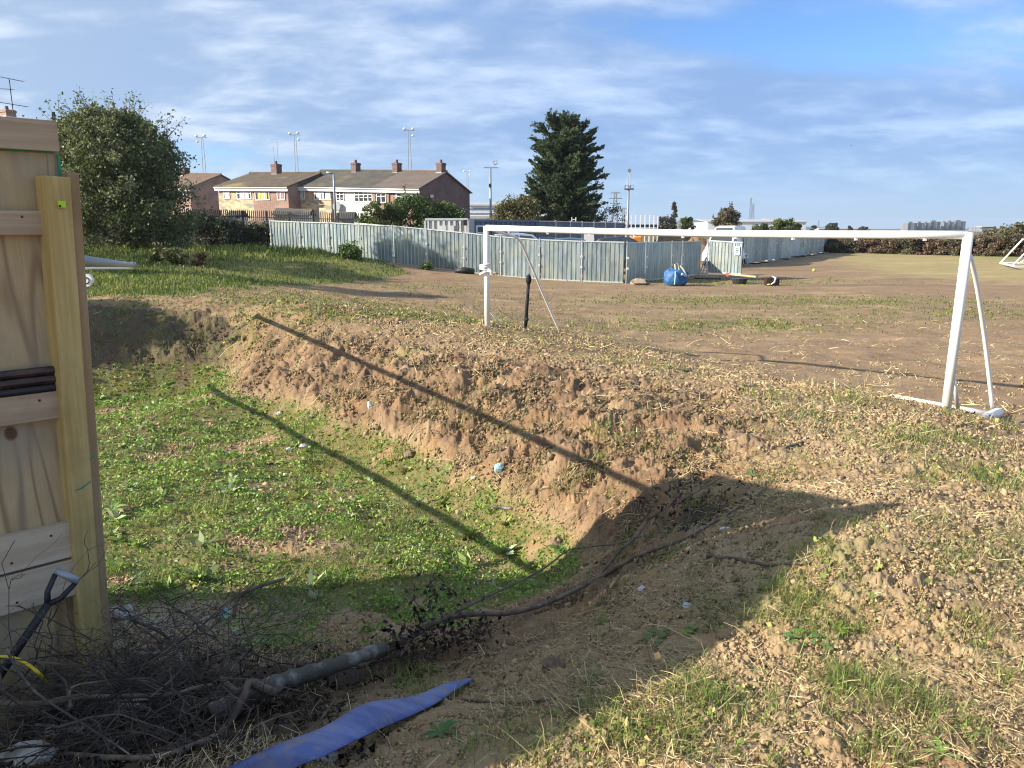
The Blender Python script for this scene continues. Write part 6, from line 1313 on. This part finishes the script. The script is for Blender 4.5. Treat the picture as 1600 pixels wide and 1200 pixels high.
# conifer
def conifer():
    Y = 62; x0 = XY(878, Y); g = -.2; H = ZY(170, Y) - g; base = Vector((x0, Y, g)); t = thing('conifer_tree', base, 'tall ragged dark conifer standing between the two floodlight poles', 'tree'); tb = MB()
    hs = [0, .10, .2, .3, .42, .55, .68, .8, .9, .96, 1.0]
    wl = [1.6, 2.6, 2.9, 2.9, 2.9, 2.75, 2.5, 2.05, 1.5, .8, .1]; wr = [1.8, 2.9, 3.3, 3.35, 3.4, 2.8, 2.6, 2.2, 1.4, .7, .1]
    tb.tube([base, base + Vector((.1, 0, H*.5)), base + Vector((.0, 0, H*.96))], [.32, .18, .03], 9)
    for s in (-.8, .5, -.3): tb.tube([base + Vector((s*.2, 0, .3)), base + Vector((s*.8, -.2, H*.3)), base + Vector((s*1.2, -.1, H*.7))], [.2, .12, .03], 7)
    C = []; Dv = []; cc = []; LL = []
    for i in range(440):
        h = .03 + .96*random.random()**1.05; a = random.uniform(0, 2*math.pi); k = (math.cos(a) + 1)/2; R = float(np.interp(h, hs, wl))*(1 - k) + float(np.interp(h, hs, wr))*k; R *= random.choice((.5, .7, .9, 1.0, 1.08, 1.18))*random.uniform(.92, 1.06)
        if h > .84 and random.random() < .45: continue
        if h < .30 and math.cos(a) < -.3 and random.random() < .35: continue
        o = Vector((math.cos(a), math.sin(a), random.uniform(-.05, .75))); s = base + Zv*(h*H*.97 - R*.18) + (Vector((random.choice((-1.25, .2, .2, .3)), 0, -.2)) if h > .88 else Vector((0, 0, 0))); q = limb_path(s, o, R, 6, .07, -.05); dead = (h < .34 and math.cos(a) < -.2 and random.random() < .6) or random.random() < .07
        tb.tube(q, taper(.04, .008, len(q)), 4, cap=False)
        Q = np.array([tuple(p) for p in q]); b0 = np.array((.072, .108, .052))*random.uniform(.65, 1.4)
        ns = int(5 + R*3.0) if not dead else 3
        for _ in range(ns):
            # one flat spray fanning out along the branch
            f = (.25 + .75*random.random()**.7)*5.99; ii = int(f); c = Q[ii]*(1 - (f - ii)) + Q[ii+1]*(f - ii); od = np.array(tuple(o.normalized())); sd = np.array((-od[1], od[0], 0))
            ax = od*random.uniform(.5, 1) + sd*random.uniform(-.9, .9) + np.array((0, 0, random.uniform(-.1, .45))); ax = ax/np.linalg.norm(ax); Ls = random.uniform(.45, .95)*(1.15 - .35*f/6); n = 30 if not dead else 9
            tt = RNG.random(n); wd = .30*Ls*(1 - .75*tt); p = c[None] + ax[None]*(tt*Ls)[:, None] + RNG.normal(0, 1, (n, 3))*wd[:, None]*np.array([[.75, .75, .45]]); d = ax[None] + RNG.normal(0, .38, (n, 3))
            C.append(p); Dv.append(d); b = b0 if not dead else np.array((.17, .14, .10)); cc.append(np.clip(b[None]*(1 + RNG.normal(0, .2, (n, 1))), .004, .5)); LL.append(RNG.uniform(.14, .32, n)*(.6 if dead else 1))
    C = np.concatenate(C); Dv = np.concatenate(Dv); cc = np.concatenate(cc); L = np.concatenate(LL); v, f, c = leaves(C, L, L*.36, cc, Dv); mesh_np('crown', v, f, M['leaf'], c, t); tb.build('trunk', M['bark'], t, smooth=True)
conifer()
def shrub(px, ytop, wpx, Y, col, lab, n=60, per=110, leaf=.16, name='shrub', gz0=None, light=None, D=None, group=None, shape=None, cat='shrub', ybot=None, twig=6, cl=.17):
    x = XY(px, Y); g = gz0 if gz0 is not None else (ZY(ybot, Y) if ybot else 0); W = wpx/FPX*Y; tree(name, lab, (x, Y, g), ZY(ytop, Y) - g, W, D or W*.7, n, per, leaf, col, cat, group, z0=.02, trunk_r=.07, cl_r=cl, light=light, edge=.25, shape=shape or (lambda h: float(np.interp(h, [0, .3, .6, .85, 1], [.95, 1, .98, .82, .45]))), twig_out=twig)
shrub(600, 318, 72, 54, (.085, .115, .035), 'olive green shrub at the left of the hedge below the terrace', 110, 120, .17, cl=.15, light=(.14, .16, .05))
shrub(650, 311, 104, 55, (.075, .12, .03), 'dark green rounded hedge shrub in front of the end terrace', 190, 130, .16, cl=.14, light=(.10, .15, .04)); shrub(697, 320, 72, 55.5, (.06, .095, .025), 'green shrub sloping down towards the light grey cabin', 120, 120, .16, cl=.15, light=(.13, .18, .05))
shrub(808, 312, 84, 58, (.13, .125, .05), 'yellowing olive shrub at the left foot of the conifer', 110, 120, .18, light=(.19, .17, .07)); shrub(860, 322, 60, 59, (.055, .075, .03), 'dark shrub directly under the conifer', 40, 110, .17)
shrub(945, 326, 62, 60, (.095, .09, .06), 'thin greyish shrub between the conifer and the lamp pole', 30, 70, .14, twig=26); shrub(915, 332, 50, 60, (.06, .08, .03), 'low dark shrub under the right side of the conifer', 30, 100, .16)
shrub(1047, 317, 13, 170, (.10, .10, .06), 'narrow poplar standing alone behind the soil heap', 80, 60, .4, 'poplar_tree', cat='tree', gz0=0, shape=lambda h: float(np.interp(h, [0, .25, .6, 1], [.5, .9, .9, .2])), twig=4)
shrub(1067, 341, 26, 110, (.10, .125, .045), 'small green bush right of the poplar', 50, 70, .3); shrub(1035, 340, 30, 130, (.09, .085, .06), 'brownish scrub left of the poplar', 50, 60, .3)
shrub(1127, 326, 44, 95, (.13, .105, .055), 'round brown autumn bush directly behind the van', 90, 80, .24, 'autumn_tree', cat='tree', twig=30, cl=.14)
shrub(1180, 350, 36, 70, (.10, .125, .05), 'green bush just right of the van roof', 60, 90, .2); shrub(1215, 344.5, 46, 72, (.10, .13, .05), 'largest green bush above the receding hoarding', 80, 100, .2, light=(.15, .17, .06)); shrub(1236, 350, 26, 73, (.10, .10, .06), 'brownish bush at the right of the green ones', 44, 80, .2)
shrub(1290, 349.5, 20, 330, (.05, .065, .04), 'round dark tree far off above the crossbar', 26, 60, 1.0, 'distant_tree', cat='tree', twig=0); shrub(1318, 354.5, 14, 340, (.05, .065, .04), 'small dark tree right of the round one on the horizon', 14, 50, 1.0, 'distant_tree', cat='tree', twig=0); shrub(1340, 356, 22, 345, (.055, .07, .045), 'low far trees at the right of the horizon group', 18, 50, 1.0, 'distant_tree', cat='tree', twig=0); shrub(1262, 353, 10, 335, (.05, .06, .045), 'tiny dark tree left of the round far one', 10, 40, 1.0, 'distant_tree', cat='tree', twig=0)
# brambles before the palisade, left to right
for i, (px, yt, w, Y, col, lab) in enumerate(((318, 335, 60, 45, (.06, .075, .035), 'dark bramble thicket touching the big bushy tree'), (350, 341, 60, 45, (.055, .07, .035), 'bramble thicket below the brown brick house'), (385, 347, 56, 45.5, (.07, .08, .045), 'greyish bramble in the middle of the palisade'), (415, 353, 48, 46, (.08, .085, .05), 'thin bramble against the left end of the steel hoarding'), (292, 345, 50, 42, (.05, .07, .03), 'dark bramble at the right foot of the big tree'))):
    g = gz(XY(px, Y), Y); shrub(px, yt, w, Y, col, lab, 46, 95, .13, 'bramble', gz0=g, light=(.12, .125, .075), group='brambles along the palisade', twig=22)
shrub(270, 392, 52, 30.5, (.19, .20, .06), 'sunlit yellow green dock clump on the grass bank', 26, 70, .2, 'weed_clump', gz0=gz(XY(270, 30.5), 30.5) - .2, cat='weeds', light=(.28, .26, .12)); shrub(318, 395, 20, 30.5, (.15, .10, .06), 'brown seed heads of sorrel on the shaded grass bank', 12, 50, .1, 'weed_clump', gz0=gz(XY(318, 30.5), 30.5) - .1, cat='weeds', twig=8)
shrub(548, 386, 50, 36.5, (.12, .18, .05), 'green weeds at the right end of the grass mound by the hoarding', 24, 90, .14, 'weed_clump', gz0=gz(XY(548, 36.5), 36.5) - .2, cat='weeds'); shrub(667, 412, 26, 38, (.12, .18, .05), 'green weed tuft at the hoarding foot left of the goal', 12, 70, .1, 'weed_clump', gz0=gz(XY(667, 38), 38), cat='weeds')
# hedge at the far side of the pitch
for i in range(12):
    px = 1296 + i*28; Y = 82 - i*1.1 if i < 20 else 70; yt = 372 + (3 if i % 3 == 0 else 0) - max(0, i-7)*1.0; col = ((.125, .09, .055), (.10, .09, .05), (.135, .085, .06))[i % 3]
    shrub(px, yt + random.uniform(-1, 1.5), 44, Y, col, f'brown green bramble hedge shrub, {ORD[i]} from the left behind the pitch', 40, 110, .22, 'hedge_shrub', gz0=-.1, D=3.2, group='bramble hedge behind the pitch', light=(.17, .15, .09), shape=lambda h: float(np.interp(h, [0, .5, .8, 1], [1, 1, .85, .4])), twig=14)
for px, yt, w, Y, lab in ((1590, 350, 70, 95, 'olive tree rising above the right end of the hedge'), (1550, 360, 60, 98, 'low olive bush above the hedge left of the far goal'), (1625, 343, 60, 96, 'taller olive tree at the right edge')): shrub(px, yt, w, Y, (.12, .115, .055), lab, 44, 90, .3, 'olive_tree', cat='tree', light=(.17, .155, .08))
# a bird high on the right
q = P(1332, 228, 120); solo(MB().add([q + Vector(v) for v in ((-.5, 0, .12), (-.1, .15, 0), (-.1, -.15, 0), (.5, 0, .1), (.1, .15, 0), (.1, -.15, 0), (0, .3, -.03), (0, -.35, -.03))], [(0, 2, 1), (3, 4, 5), (1, 2, 7), (2, 5, 7), (5, 4, 7), (1, 6, 4), (1, 4, 5, 2)]), 'bird', M['black'], 'tiny dark bird flying high in the cloudy sky', 'bird')

# ---------------------------------------------------------------- thin air between here and the horizon
def haze():
    m = bpy.data.materials.new('haze'); m.use_nodes = True; t = NT(m.node_tree); t.n.clear(); o = t.n.new('ShaderNodeOutputMaterial'); v = t.n.new('ShaderNodeVolumePrincipled')
    v.inputs['Color'].default_value = (.72, .82, .95, 1); v.inputs['Density'].default_value = .00018; v.inputs['Anisotropy'].default_value = .25; t.l.new(v.outputs[0], o.inputs['Volume'])
    b = MB().box((0, 500, 27), (9200, 9400, 68)).build('haze', m); tag(b, kind='stuff')
haze()
